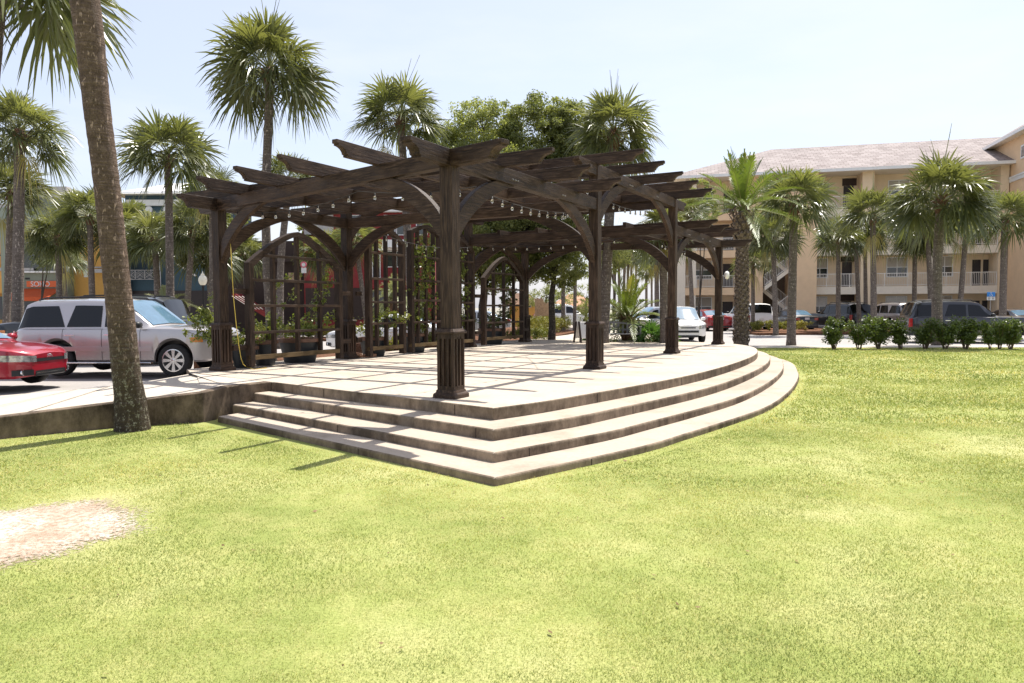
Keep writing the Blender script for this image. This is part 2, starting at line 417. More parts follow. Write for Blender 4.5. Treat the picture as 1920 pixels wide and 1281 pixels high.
# sidewalk and low wall on the left -----------------------------------
fr = [W(.27, 3.66, -.004), (-4.30, 10.8, -.01), (-4.47, 10.26, -.04), (-5.44, 9.86, -.12), (-6.49, 8.99, -.19), (-9.5, 6.9, -.27), (-15, 3.2, -.36), (-24, -2, -.42)]
bk = [W(.72, 6.3, -.004), W(.72, 6.3, -.004).lerp(G(380, 697, -.03), .5), G(380, 697, -.03), G(298, 711.5, -.09), G(190, 727, -.16), G(0, 742, -.24), (-17, 7.6, -.36), (-26, 2.3, -.44)]
fr = [Vector(p) for p in fr]; bk = [Vector(p) for p in bk]
b = MB(); n = len(fr)
sw_v = [tuple(p) for p in fr] + [tuple(p) for p in bk]
b.add(sw_v, [(i, n+i, n+i+1, i+1) for i in range(n-1)])
b.add([(p.x, p.y, -.75) for p in bk] + [tuple(p) for p in bk], [(i, i+1, n+i+1, n+i) for i in range(n-1)])
tag(b.build('pavement', M['path_concrete']), kind='structure')
b = MB()
for i in range(n-1):                 # retaining wall: face set 3 mm proud of the pavement edge
    a, c = fr[i], fr[i+1]; d = (c-a); d.z = 0; nn = Vector((-d.y, d.x, 0)).normalized()
    if i == 0: nn0 = nn
vs = []; 
for i, p in enumerate(fr):
    d = fr[min(i+1, n-1)] - fr[max(i-1, 0)]; d.z = 0; nn = Vector((-d.y, d.x, 0)).normalized()
    if nn.y > 0: nn = -nn
    o_ = p + nn*.004; q_ = p - nn*.2
    vs += [(o_.x, o_.y, -.8), (o_.x, o_.y, p.z+.003), (q_.x, q_.y, p.z+.003), (q_.x, q_.y, -.8)]
b.add(vs, [(4*i+j, 4*i+(j+1) % 4, 4*i+4+(j+1) % 4, 4*i+4+j) for i in range(n-1) for j in range(4)])
wl = b.build('retaining_wall', M['wall_concrete'], bevel=.012)
tag(wl, 'low stained concrete retaining wall along the lawn left of the steps', 'wall')
# narrow scored joints in the pavement
b = MB()
for i, t in ((3, .85), (4, .25), (4, .7), (5, .2)):
    a = fr[i].lerp(fr[i+1], t); c = bk[i].lerp(bk[i+1], t); s = Vector((.008, .006, 0))
    a = a + Vector((0, 0, .006)); c = c + Vector((0, 0, .006))
    b.add([tuple(a-s), tuple(a+s), tuple(c+s), tuple(c-s)], [(0, 1, 2, 3)])
tag(b.build('pavement_joints', M['riser']), kind='structure')

# walkway, planting beds and kerbs behind the platform -----------------
def Wp(pts): return [tuple(W(*p))[:2] for p in pts]
sheet('path', Wp([(15.25, 1.6), (18, 2.2), (30, 6.2), (36, 12), (33, 14), (24, 8.4), (19.5, 7.4), (15.25, 6.9)]), -.012, 'path_concrete', .6)
sheet('bench_bed', Wp([(15.32, 1.7), (15.4, 4.6), (20.5, 4.3), (19.5, 3.1), (17, 1.9)]), -.03, 'mulch', .55)
sheet('hedge_bed', Wp([(10.5, 6.97), (19.3, 7.75), (24, 9.0), (32, 14.2), (29, 15.5), (19, 12.4), (10.5, 11.2)]), -.035, 'mulch', .55)
sheet('tree_bed', Wp([(4.9, 9.6), (10.2, 8.3), (10.2, 12), (5.2, 12.2)]), -.3, 'mulch', .3)
isl = [G(x, y, ROAD) for x, y in ((1395, 626), (1420, 629), (1550, 628), (1640, 627), (1700, 620), (1640, 617), (1500, 618), (1400, 619))]
sheet('island_bed', [(p.x, p.y) for p in isl], ROAD+.14, 'mulch', .2, .02)
isl2 = [(-20, 36), (-4, 36.5), (-3, 39), (-20, 39)]
sheet('far_island_bed', isl2, ROAD+.14, 'mulch', .2, .02)

# sand patch ------------------------------------------------------------
ctr = G(-10, 1008, LAWN)
def sand_r(a): return 1 + .10*math.sin(2*a+.6) + .06*math.sin(5*a+1.) + .035*math.sin(11*a)
def rag(k): return 1 + .02*math.sin(k*.9)*math.sin(k*.43+.4) + .018*math.sin(k*1.3+2)
RX, RY = G(236, 985, LAWN).x - ctr.x, .54*(G(60, 936, LAWN).y - G(60, 1080, LAWN).y)
b = MB(); nn_ = 160; rings = [0, .4, .7, .85, .95, 1.05, 1.15, 1.3]
vs = []
for q in rings:
    for k in range(nn_):
        a = 2*PI*k/nn_; r = q*sand_r(a)*(rag(k) if q > .8 else 1)
        vs.append((ctr.x + RX*r*math.cos(a), ctr.y + RY*r*math.sin(a), LAWN + .016*max(0., 1-q**3) + .004))
b.add(vs, [(i*nn_+k, i*nn_+(k+1) % nn_, (i+1)*nn_+(k+1) % nn_, (i+1)*nn_+k) for i in range(len(rings)-1) for k in range(nn_)])
o = b.build('sand_patch', M['sand'], smooth=True, fix=False); tag(o, kind='structure')
a_ = o.data.attributes.new('tint', 'FLOAT', 'POINT'); a_.data.foreach_set('value', np.repeat(np.array(rings, dtype=np.float32)/1.3*1.2, nn_))

# grass blades ------------------------------------------------------------
def inside(px, py, poly):
    c = np.zeros(len(px), bool); n = len(poly)
    for i in range(n):
        x0, y0 = poly[i][:2]; x1, y1 = poly[(i+1) % n][:2]
        with np.errstate(divide='ignore', invalid='ignore'):
            hit = ((y0 > py) != (y1 > py)) & (px < (x1-x0)*(py-y0)/(y1-y0+1e-12) + x0)
        c ^= hit
    return c
lawn_poly = [(-22, -2), (46, -2), (46, 27.1), (9.9, 27.9), (6.5, 25), (-3.6, 11.9), (-4.4, 10.5), (-5.3, 9.86), (-6.6, 8.86), (-14.5, 3.45), (-22, -.7)]
step_poly = [tuple(W(*p))[:2] for p in offset(dense(SH), .455*3)] + [tuple(W(14, 3))[:2], tuple(W(2, 3))[:2]]
step_band = [tuple(W(*p))[:2] for p in offset(dense(SH), .455*3+.16)] + [tuple(W(14, 3))[:2], tuple(W(2, 3))[:2]]
def vnoise(x, y, s, seed):           # cheap value noise
    r = np.random.default_rng(seed).random((256, 256)); x = x*s; y = y*s
    xi = np.floor(x).astype(int); yi = np.floor(y).astype(int); fx = x-xi; fy = y-yi
    fx = fx*fx*(3-2*fx); fy = fy*fy*(3-2*fy); g = lambda a, c: r[a % 256, c % 256]
    return (g(xi, yi)*(1-fx)+g(xi+1, yi)*fx)*(1-fy) + (g(xi, yi+1)*(1-fx)+g(xi+1, yi+1)*fx)*fy
GV, GT = [], []
for (y0, y1, dens, h, w, slope) in ((2.3, 4.2, 17000, .0145, .0034, .80), (4.2, 6.5, 9000, .016, .0045, .78), (6.5, 10., 4500, .019, .0075, .76), (10, 16, 1100, .030, .016, .76), (16, 28, 420, .034, .028, .76)):
    xl = -y1*slope - .3; xr = y1*slope + .3
    N = int(dens*(xr-xl)*(y1-y0))
    x = RNG.uniform(xl, xr, N); y = RNG.uniform(y0, y1, N)
    k = inside(x, y, lawn_poly) & ~inside(x, y, step_poly)
    a = np.arctan2((y-ctr.y)/RY, (x-ctr.x)/RX); rr = np.hypot((x-ctr.x)/RX, (y-ctr.y)/RY)/(1+.10*np.sin(2*a+.6)+.06*np.sin(5*a+1.)+.035*np.sin(11*a))
    k &= rr > 1.28 - .62*RNG.random(N)**1.6
    cov = .62*vnoise(x, y, 1.1, 3) + .38*vnoise(x, y, 5.5, 4)
    k &= RNG.random(N) < np.clip(.35 + 1.25*cov, 0, 1)
    band = inside(x, y, step_band); k &= ~band | (RNG.random(N) < .5)
    x = x[k]; y = y[k]; cov = cov[k]; band = band[k]; rr = rr[k]; N = len(x)
    hh = h*RNG.uniform(.45, 1.25, N)*(.65+.7*cov); ww = w*RNG.uniform(.6, 1.3, N)
    th = RNG.uniform(0, 2*PI, N); ln = RNG.uniform(.2, 1.35, N)*hh; la = RNG.uniform(0, 2*PI, N)
    dx, dy = np.cos(th)*ww/2, np.sin(th)*ww/2
    P = np.empty((N, 3, 3)); z = np.full(N, LAWN-.002)
    P[:, 0] = np.stack([x-dx, y-dy, z], 1); P[:, 1] = np.stack([x+dx, y+dy, z], 1)
    P[:, 2] = np.stack([x+np.cos(la)*ln, y+np.sin(la)*ln, z+hh], 1)
    t = np.clip(.27 + .5*(vnoise(x, y, .55, 9)-.45) + .45*(vnoise(x, y, 2.3, 12)-.5) + RNG.normal(.12, .2, N), 0, .85)
    dry = RNG.random(N) < .12 + .6*np.clip(vnoise(x, y, .8, 21)-.55, 0, 1)*2
    t[dry] = RNG.uniform(.85, 1., dry.sum())
    t[band] = np.clip(t[band] + .45, 0, 1)
    GV.append(P.reshape(-1, 3)); GT.append(np.repeat(t, 3))
GV = np.concatenate(GV); GT = np.concatenate(GT)
me = np_mesh('grass', GV, tris=np.arange(len(GV)).reshape(-1, 3), tint=GT)
tag(link_mesh('grass', me, M['grass_blade']), kind='stuff')
del GV, GT

n_ = 900; x = RNG.uniform(-9, 16, n_); y = RNG.uniform(2.6, 20, n_)**1.0; k = inside(x, y, lawn_poly) & ~inside(x, y, step_poly); x, y = x[k], y[k]; n_ = len(x)
a_ = RNG.uniform(0, 2*PI, n_); l_ = RNG.uniform(.008, .024, n_); w_ = l_*RNG.uniform(.25, .6, n_); z_ = LAWN + RNG.uniform(.010, .022, n_)
ca, sa = np.cos(a_), np.sin(a_); tl = RNG.uniform(-.006, .006, n_)
Q_ = np.stack([np.stack([x-ca*l_, y-sa*l_, z_], 1), np.stack([x-sa*w_, y+ca*w_, z_+tl], 1), np.stack([x+ca*l_, y+sa*l_, z_+.004], 1), np.stack([x+sa*w_, y-ca*w_, z_-tl], 1)], 1).reshape(-1, 3)
me = np_mesh('leaf_litter', Q_, quads=np.arange(n_*4).reshape(-1, 4), tint=np.repeat(RNG.uniform(0, .9, n_), 4))
tag(link_mesh('leaf_litter', me, M['dead_leaf']), kind='stuff')

# ================================================================== THE PERGOLA
perg = thing('timber_pergola', 'dark stained timber pergola of three bays on the stepped platform', 'pergola', W(7.3, 3, 0), ANG)
PM = perg.matrix_basis.inverted()
PO = W(7.3, 3, 0)
def L(u, v, z): return Vector((u-7.3, v-3, z))     # pergola-local (x along U, y along V)
def frame_mat(p0, p1):
    x = (p1-p0); ln = x.length; x.normalize(); z = Vector((0, 0, 1)) if abs(x.z) < .99 else Vector((1, 0, 0)); y = z.cross(x).normalized(); z = x.cross(y)
    m = Matrix((x, y, z)).transposed().to_4x4(); m.translation = p0; return m, ln
def end_prof(h):
    pts = [(0, 0), (0, -.055), (-.03, -.055), (-.03, -.078)]
    for k in range(1, 7):
        a = PI/2*k/6; pts.append((-.03-.15*math.sin(a), -h+.03+(h-.108)*math.cos(a)))
    pts += [(-.205, -h+.03), (-.205, -h)]
    return pts
def timber(name, a, c, h, w, e0=False, e1=False, mat='wood', parent=None):
    """a board along a..c (top centre line), decorative ends where it overhangs"""
    m, ln = frame_mat(a, c); b = MB()
    right = [(ln+x, z) for x, z in end_prof(h)] if e1 else [(ln, 0), (ln, -h)]
    left = [(-x, z) for x, z in end_prof(h)][::-1] if e0 else [(0, -h), (0, 0)]
    b.prism(right + left, -w/2, w/2, lambda p, t: (p[0], t, p[1]))
    return b.build(name, M[mat], parent or perg, mat=m, bevel=.006, seg=2)
SK = 1.3/6.1                                       # slant of the two end lines
HB, HC = 3.21, 3.85                                # beam tops: end bays, middle bay
posts = {'A': (0, 0, HB), 'B': (4.85, 0, HC), 'C': (9.83, 0, HC), 'D': (14.68, 0, HB),
         'E': (1.3, 6.1, HB), 'F': (4.75, 6.1, HC), 'G': (9.9, 6.1, HC), 'H': (13.38, 6.1, HB)}
for k, (u, v, h) in posts.items():
    b = MB(); top = h - .02
    b.box(-.095, .095, -.095, .095, .9, top)
    b.box(-.105, .105, -.105, .105, 0., .905)
    p = b.build('post', M['wood_post'], perg, mat=Matrix.Translation(L(u, v, 0)), bevel=.006)
    b = MB()                                      # fluted lower casing
    for s in (-1, 1):
        for y0, y1 in ((-.130, -.088), (-.055, -.020), (.020, .055), (.088, .130)):
            b.box(s*.105, s*.128, y0, y1, .135, .80); 
            if abs(y0) < .08 or abs(y1) < .08: b.box(y0, y1, s*.105, s*.128, .135, .80)
        b.box(s*.105, s*.1285, -.128, .128, .08, .16); b.box(s*.105, s*.1285, -.128, .128, .775, .85)
        b.box(-.105, .105, s*.105, s*.128, .08, .16); b.box(-.105, .105, s*.105, s*.128, .775, .85)
    for s in (-1, 1):
        for q in (-1, 1): b.box(q*.0885, q*.1045, s*.105, s*.1275, .135, .80)
    b.build('casing', M['wood_post'], p)
    b = MB()
    b.prism([(-.155, -.155), (.155, -.155), (.155, .155), (-.155, .155)], .845, .868, lambda q, t: (q[0], q[1], t))
    b.add([(sx*r, sy*r, z) for r, z in ((.155, .868), (.125, .905)) for sx, sy in ((-1, -1), (1, -1), (1, 1), (-1, 1))],
          [(4, 5, 6, 7), (0, 1, 5, 4), (1, 2, 6, 5), (2, 3, 7, 6), (3, 0, 4, 7)])
    b.build('cap_moulding', M['wood'], p, bevel=.004)
    b = MB(); b.box(-.172, .172, -.172, .172, 0, .045)
    b.add([(sx*r, sy*r, z) for r, z in ((.172, .045), (.165, .06), (.145, .075), (.137, .11)) for sx, sy in ((-1, -1), (1, -1), (1, 1), (-1, 1))],
          [(4*j+i, 4*j+(i+1) % 4, 4*j+4+(i+1) % 4, 4*j+4+i) for j in range(3) for i in range(4)] + [(12, 13, 14, 15)])
    b.build('plinth', M['wood'], p, bevel=.003)
OV = .92
def at_(u, v, z): return L(u, v, z)
bh, bw = .22, .15
# beams
timber('beam', at_(-OV, 0, HB), at_(4.755, 0, HB), bh, bw, True, False)
timber('beam', at_(9.925, 0, HB), at_(14.68+OV, 0, HB), bh, bw, False, True)
timber('beam', at_(4.85-OV, 0, HC), at_(9.83+OV, 0, HC), bh, bw, True, True)
timber('beam', at_(1.3-OV*.9, 6.1, HB), at_(4.655, 6.1, HB), bh, bw, True, False)
timber('beam', at_(9.995, 6.1, HB), at_(13.38+OV*.9, 6.1, HB), bh, bw, False, True)
timber('beam', at_(4.75-OV, 6.1, HC), at_(9.9+OV, 6.1, HC), bh, bw, True, True)
timber('beam', at_(-SK*.95, -.95, HB-.002), at_(1.3+SK*.8, 6.9, HB-.002), bh-.004, bw+.004, True, True)
timber('beam', at_(14.68+SK*.95, -.95, HB-.002), at_(13.38-SK*.8, 6.9, HB-.002), bh-.004, bw+.004, True, True)
timber('beam', at_(4.845, .095, HB), at_(4.755, 6.005, HB), bh, bw)
timber('beam', at_(9.835, .095, HB), at_(9.895, 6.005, HB), bh, bw)
timber('beam', at_(4.85, .095, HC), at_(4.75, 6.005, HC), bh, .09)
timber('beam', at_(9.83, .095, HC), at_(9.9, 6.005, HC), bh, .09)
# rafters laid across the beams, first those along the bay length, then those across
rh, rw = .20, .09
for v in (1.38, 2.72, 3.97, 5.2):
    u0 = SK*v - .93; u1 = 14.68 - SK*v + .93
    timber('rafter', at_(u0, v, HB+rh-.02), at_(4.55, v, HB+rh-.02), rh, rw, True, False)
    timber('rafter', at_(10.1, v, HB+rh-.02), at_(u1, v, HB+rh-.02), rh, rw, False, True)
    timber('rafter', at_(4.85-.85, v, HC+rh-.022), at_(9.83+.85, v, HC+rh-.022), rh-.004, rw, True, True)
for u in (1.26, 2.6, 3.92, 10.78, 12.1, 13.42):
    timber('rafter', at_(u, -.88, HB+rh-.018), at_(u, 6.95, HB+rh-.018), rh-.002, rw-.004, True, True)
for u in (4.8, 6.02, 7.3, 8.52, 9.78):
    timber('rafter', at_(u, -.97, HC+rh-.018), at_(u, 7.0, HC+rh-.018), rh-.002, rw-.004, True, True)
# curved braces
def brace(u, v, du, dv, ztop, lo_o=.66, lo_i=.98, up_o=1.13, up_i=1.68, start=.093):
    d = Vector((du, dv, 0)).normalized(); y = Vector((0, 0, 1)).cross(d)
    m = Matrix((d, y, Vector((0, 0, 1)))).transposed().to_4x4(); m.translation = L(u, v, ztop)
    def arc(x1, z0, n=12):
        o = []
        for i in range(n+1):
            t = i/n; a = t*PI/2
            ex, ez = (1-math.cos(a)), math.sin(a)
            cx = .52*t + .48*ex; cz = .52*t + .48*ez
            o.append((start + (x1-start)*cx, -z0*(1-cz)))
        return o
    outer = arc(up_o, lo_o); inner = arc(up_i, lo_i)
    b = MB(); b.prism(outer + inner[::-1], -.045, .045, lambda p, t: (p[0], t, p[1]))
    return b.build('brace', M['wood'], perg, mat=m, bevel=.006)
zb, zc = HB-bh, HC-bh
for u, v, du, dv, z in ((0, 0, 1, 0, zb), (4.85, 0, -1, 0, zb), (4.85, 0, 1, 0, zc), (9.83, 0, -1, 0, zc), (9.83, 0, 1, 0, zb), (14.68, 0, -1, 0, zb),
                        (0, 0, SK, 1, zb), (1.3, 6.1, -SK, -1, zb), (14.68, 0, -SK, 1, zb), (13.38, 6.1, SK, -1, zb),
                        (4.85, 0, 0, 1, zb), (4.75, 6.1, 0, -1, zb), (9.83, 0, 0, 1, zb), (9.9, 6.1, 0, -1, zb),
                        (1.3, 6.1, 1, 0, zb), (4.75, 6.1, -1, 0, zb), (4.75, 6.1, 1, 0, zc), (9.9, 6.1, -1, 0, zc), (9.9, 6.1, 1, 0, zb), (13.38, 6.1, -1, 0, zb)):
    brace(u, v, du, dv, z)
# bolt groups on the beam faces and posts
b = MB()
for u, z in ((1.52, HB-.15), (1.60, HB-.15), (1.68, HB-.15), (3.25, HB-.15), (3.33, HB-.15), (6.5, HC-.15), (6.58, HC-.15), (6.66, HC-.15), (8.3, HC-.15), (8.38, HC-.15), (11., HB-.15), (11.1, HB-.15), (12.4, HB-.15), (13.2, HB-.15)):
    b.lathe([(.011, -.10), (.011, -.07)], 8, tuple(L(u, 0, z)), axis='y')
b.build('bolts', M['steel'], perg)
# trellis panels between the rear posts ---------------------------------
def trellis(u0, u1, v, zside, zapex, label, stiles, rails, legs=True):
    cu = (u0+u1)/2
    t = thing('trellis_panel', label, 'trellis', W(cu, v, 0), ANG, 'trellis panels along the back of the pergola')
    hw = (u1-u0)/2; z0 = .17
    def arch(x): return zside + (zapex-zside)*(1-(abs(x)/hw)**1.45)
    def bar(name, p, q, w, d, mat='wood_trellis', off=0.):
        m, ln = frame_mat(Vector(p), Vector(q)); bb = MB(); bb.box(0, ln, -d/2+off, d/2+off, -w/2, w/2)
        return bb.build(name, M[mat], t, mat=m, bevel=.004)
    for s in (-1, 1): bar('frame_post', (s*(hw-.055), 0, .04), (s*(hw-.055), 0, zside), .11, .15)
    bar('bottom_rail', (-hw, 0, z0+.05), (hw, 0, z0+.05), .09, .1, 'wood_mossy', -.02)
    bb = MB(); n = 14; pts = []
    for i in range(n+1):
        x = -hw + 2*hw*i/n; pts.append((x, arch(x)))
    poly = pts + [(x*.93, z-.1) for x, z in pts[::-1]]
    for i in range(n):
        q = [pts[i], pts[i+1], (pts[i+1][0]*.93, pts[i+1][1]-.1), (pts[i][0]*.93, pts[i][1]-.1)]
        bb.prism(q, -.07, .07, lambda p, y: (p[0], y, p[1]))
    bb.build('arch', M['wood_trellis'], t)
    for i in range(stiles):
        x = -hw + 2*hw*(i+1)/(stiles+1); bar('stile', (x, 0, z0+.09), (x, 0, arch(x)-.09), .07, .09)
    for z in rails:
        x = hw-.07
        if z > zside-.08: x = hw*max(.1, 1-(max(0, z+.12-zside))/(zapex-zside))**.69
        bar('rail', (-x, 0, z), (x, 0, z), .055, .05, off=-.055)
    return t
zr = (.62, 1.07, 1.52, 1.97)
trellis(1.72, 4.28, 5.88, 2.05, 2.74, 'pointed arch trellis with curling vines, nearest the yellow cord', 3, (.70, 1.22, 1.72, 2.2))
trellis(5.02, 6.38, 5.75, 2.75, 3.1, 'tall trellis panel with a bushy plant spilling through its lower bars', 3, (.8, 1.3, 1.85, 2.45))
trellis(6.62, 7.98, 5.75, 3.1, 3.3, 'tall trellis panel smothered in vine just left of the front corner post', 3, (.8, 1.35, 1.85, 2.45))
trellis(8.22, 9.58, 5.75, 2.75, 3.1, 'tall trellis panel hidden mostly behind the front corner post', 3, (.8, 1.3, 1.85, 2.45))
trellis(10.35, 12.85, 5.9, 2.05, 2.74, 'pointed arch trellis in the far bay with dark hedge behind', 3, (.70, 1.22, 1.72, 2.2))
def rail(u0, u1, v, z, label):
    b = MB(); b.box(0, u1-u0, -.03, .03, -.05, .05)
    o = b.build('connecting_rail', M['wood_trellis'], perg, mat=Matrix.Translation(L(u0, v, z)), bevel=.005)
for z in (.42, 1.5):
    for u0, u1 in ((1.41, 1.72), (4.28, 4.64), (4.86, 5.02), (6.38, 6.62), (7.98, 8.22), (9.58, 9.8), (10.0, 10.35), (12.85, 13.28)): rail(u0, u1, 5.93, z, '')
# ================================================================== PLANTS
def unit(a): return a/np.linalg.norm(a, axis=-1, keepdims=True)
def fan_crown(seed, R=1.7, n=36, seg=26, up=85, low=-48, dead=3, wide=1., stalks=3):
    """sabal crown: fan leaves on arching stalks, origin at the top of the trunk; returns (leaf mesh, stalk mesh)"""
    rg = np.random.default_rng(seed)
    VV, QQ, TT = [], [], []; nv = 0; st = MB()
    for i in range(n):
        f = (i+.5)/n
        su, sl_ = math.sin(R_(up)), math.sin(R_(low))
        el = math.asin(max(-1, min(1, su + (sl_-su)*f**.92 + rg.normal(0, .05)))); az = i*2.39996 + rg.normal(0, .25)
        isdead = i >= n-dead
        if isdead: el = R_(rg.uniform(-62, -45))
        d = np.array([math.cos(el)*math.cos(az), math.cos(el)*math.sin(az), math.sin(el)])
        s = np.array([-math.sin(az), math.cos(az), 0.]); rl_ = float(np.clip(rg.normal(0, .75), -1.3, 1.3)); s = s*math.cos(rl_) + np.cross(d, s)*math.sin(rl_)
        s = unit(s - d*(s @ d)); nrm = np.cross(d, s); nrm = nrm*(1 if nrm[2] >= 0 or el > 1.2 else -1)
        lp = R*rg.uniform(.34, .52)*(.75 if f < .12 else 1); lb = R*rg.uniform(.56, .70)*wide*(.6 if isdead else 1)
        p0 = np.array([d[0]*.08, d[1]*.08, .15 - .35*f]); sag = .07*R*(.3+f)
        pts = [p0 + d*lp*t - np.array([0, 0, sag*t*t]) for t in (0, .5, 1)]
        st.tube([tuple(p) for p in pts], [.022, .016, .012], 4)
        h = pts[2]
        d2 = unit(d - np.array([0, 0, .10+.30*f*(1 if el > -.3 else .5)]))
        nrm = unit(nrm - d2*(nrm @ d2)); s = np.cross(nrm, d2)
        ph = np.linspace(-R_(112), R_(112), seg) + rg.normal(0, .02, seg)
        spread = 2*R_(112)/seg
        L_ = lb*(1-.22*np.abs(ph/2.)**1.6)*rg.uniform(.86, 1.06, seg)
        D = np.cos(ph)[:, None]*d2 + np.sin(ph)[:, None]*s + (np.abs(np.sin(ph))**1.2*.28)[:, None]*nrm + rg.normal(0, .035, (seg, 3))
        D = unit(D); side = unit(np.cross(np.broadcast_to(nrm, D.shape), D))
        fold = nrm*np.where(np.arange(seg) % 2 == 0, 1, -1)[:, None]*.12
        ts = np.array([.06, .42, .74, 1.0]); ws = np.array([.10, 1.08, .74, .06])
        droop = R*(.12+.16*f + (.2 if isdead else 0))*rg.uniform(.4, 1.7, seg)
        for j, (t, w) in enumerate(zip(ts, ws)):
            c = h + D*(L_*t)[:, None] - np.array([0, 0, 1.])*(droop*max(0, t-.3)**2*2.0)[:, None]
            hw = (L_*.42*spread*.5*w)[:, None]
            VV.append(np.stack([c - side*hw + fold*hw*2, c + side*hw - fold*hw*2], 1))
        # order: 4 rows each (seg,2,3)
        rows = VV[-4:]; del VV[-4:]
        P = np.stack(rows, 1).reshape(-1, 3)               # seg x 4 x 2
        VV.append(P)
        b0 = nv + np.arange(seg)*8
        for j in range(3): QQ.append(np.stack([b0+2*j, b0+2*j+1, b0+2*j+3, b0+2*j+2], 1))
        nv += seg*8
        t0 = .95 if isdead else np.clip(.62 - .55*f + rg.normal(0, .12), .05, .9)
        TT.append(np.full(seg*8, t0) + np.repeat(rg.normal(0, .06, seg), 8))
    me = np_mesh('crown', np.concatenate(VV), quads=np.concatenate(QQ), tint=np.clip(np.concatenate(TT), 0, 1))
    for i in range(stalks):
        a = rg.uniform(0, 2*PI); q = rg.uniform(.25, .6)
        st.tube([(0, 0, .1), (math.cos(a)*q*.3, math.sin(a)*q*.3, R*.6), (math.cos(a)*q*R*.7, math.sin(a)*q*R*.7, R*rg.uniform(1.0, 1.35))], [.02, .014, .006], 4)
    me.materials.append(M['fan_leaf'])
    sm = bpy.data.meshes.new('leaf_stalks'); sm.from_pydata(st.v, [], st.f); sm.materials.append(M['petiole']); sm.update()
    return me, sm
def boots_mesh(seed, r=.24, h=.62):
    rg = np.random.default_rng(seed); b = MB()
    b.lathe([(r*.7, -h), (r*1.02, -h*.6), (r*1.12, -.1), (r*.5, .18)], 12)
    for i in range(26):
        a = i*2.4; z = -h + .05 + (h)*((i/26)); rr = r*(.85+.35*(i/26)); e = R_(rg.uniform(25, 60))
        d = Vector((math.cos(a)*math.cos(e), math.sin(a)*math.cos(e), math.sin(e))); s = Vector((-math.sin(a), math.cos(a), 0))
        p = Vector((math.cos(a)*rr*.8, math.sin(a)*rr*.8, z)); l = rg.uniform(.14, .3)
        q = p + d*l; w = .055
        n = d.cross(s)*.02
        b.add([tuple(p-s*w), tuple(p+s*w), tuple(q+s*w*.5), tuple(q-s*w*.5), tuple(p-s*w+n), tuple(p+s*w+n), tuple(q+s*w*.5+n), tuple(q-s*w*.5+n)],
              [(0, 1, 2, 3), (4, 7, 6, 5), (0, 4, 5, 1), (1, 5, 6, 2), (2, 6, 7, 3), (3, 7, 4, 0)])
    me = bpy.data.meshes.new('boots'); me.from_pydata(b.v, [], b.f); me.materials.append(M['boot_bark']); me.update(); return me
CROWNS = [fan_crown(s, 1.7, n, 30, low=lo, stalks=st, dead=dd_) for s, n, lo, st, dd_ in ((3, 40, -22, 1, 1), (8, 36, -14, 0, 0), (15, 44, -20, 4, 0), (23, 34, -10, 2, 2))]
FARC = [fan_crown(s, 1.7, 24, 16, low=-45, stalks=1) for s in (31, 37)]
BOOTS = [boots_mesh(5), boots_mesh(9)]
def trunk_mesh(pts, rad, n=14, name='trunk', mat='palm_bark', rough=.02, seed=0, sub=.12):
    rg = np.random.default_rng(seed); b = MB(); P = [Vector(p) for p in pts]; out = []; rr = []
    for i in range(len(P)-1):
        k = max(1, int((P[i+1]-P[i]).length/sub))
        for j in range(k):
            t = j/k
            p0, p1, p2, p3 = P[max(i-1, 0)], P[i], P[i+1], P[min(i+2, len(P)-1)]
            out.append(.5*((2*p1) + (p2-p0)*t + (2*p0-5*p1+4*p2-p3)*t*t + (3*p1-p0-3*p2+p3)*t**3))
            rr.append((rad[i]*(1-t)+rad[i+1]*t)*(1+rg.normal(0, rough)))
    out.append(P[-1]); rr.append(rad[-1])
    b.tube(out, rr, n)
    me = bpy.data.meshes.new(name); me.from_pydata(b.v, [], b.f); me.materials.append(M[mat])
    me.polygons.foreach_set('use_smooth', np.ones(len(me.polygons), dtype=bool)); me.update(); return me
def child(name, me, parent, loc=(0, 0, 0), rz=0., s=1., tilt=(0, 0)):
    o = bpy.data.objects.new(name, me); col.objects.link(o); o.parent = parent
    o.location = loc; o.rotation_euler = (tilt[0], tilt[1], rz); o.scale = (s, s, s) if not isinstance(s, tuple) else s; return o
PCOUNT = [0]
def palm(label, base_px, d, crown_px, Rpx, trunk_px, group, ground=-.5, crown=None, far=False, bend=0., mat='palm_bark', boots=True, base_at=None, n=12):
    """base_px: x of the trunk foot; crown_px: (x,y) of the crown's middle; sizes in photograph pixels at distance d"""
    i = PCOUNT[0]; PCOUNT[0] += 1
    k = d/F_
    foot = D(base_px, 600, d); foot.z = ground
    if base_at: foot = Vector(base_at)
    top = D(crown_px[0], crown_px[1], d); R = Rpx*k; top.z -= .10*R
    t = thing('sabal_palm', label, 'palm tree', foot, 0., group)
    rel = top - foot; r = trunk_px*k*.5; h = rel.z
    mid = Vector((rel.x*.5+bend*k, 0, h*.5))
    me = trunk_mesh([(0, 0, -.15), (rel.x*.02, 0, .25), tuple(mid), (rel.x*.93, rel.y, h*.9), tuple(rel)], [r*1.35, r*1.12, r*.98, r*.92, r*1.0], n, mat=mat, seed=i, sub=.25)
    child('trunk', me, t)
    s = R/1.7*1.0
    c = crown if crown is not None else i
    lm, sm = (FARC[c % 2] if far else CROWNS[c % 4])
    rz = i*1.7
    cr = child('crown', lm, t, rel, rz, s); child('leaf_stalks', sm, cr)
    if boots: child('boots', BOOTS[i % 2], t, rel + Vector((0, 0, -.05)), rz, r/.24*1.25)
    return t
GL, GR, GB = 'palms along the street on the left', 'palms in front of the apartment building', 'palms behind the pergola'
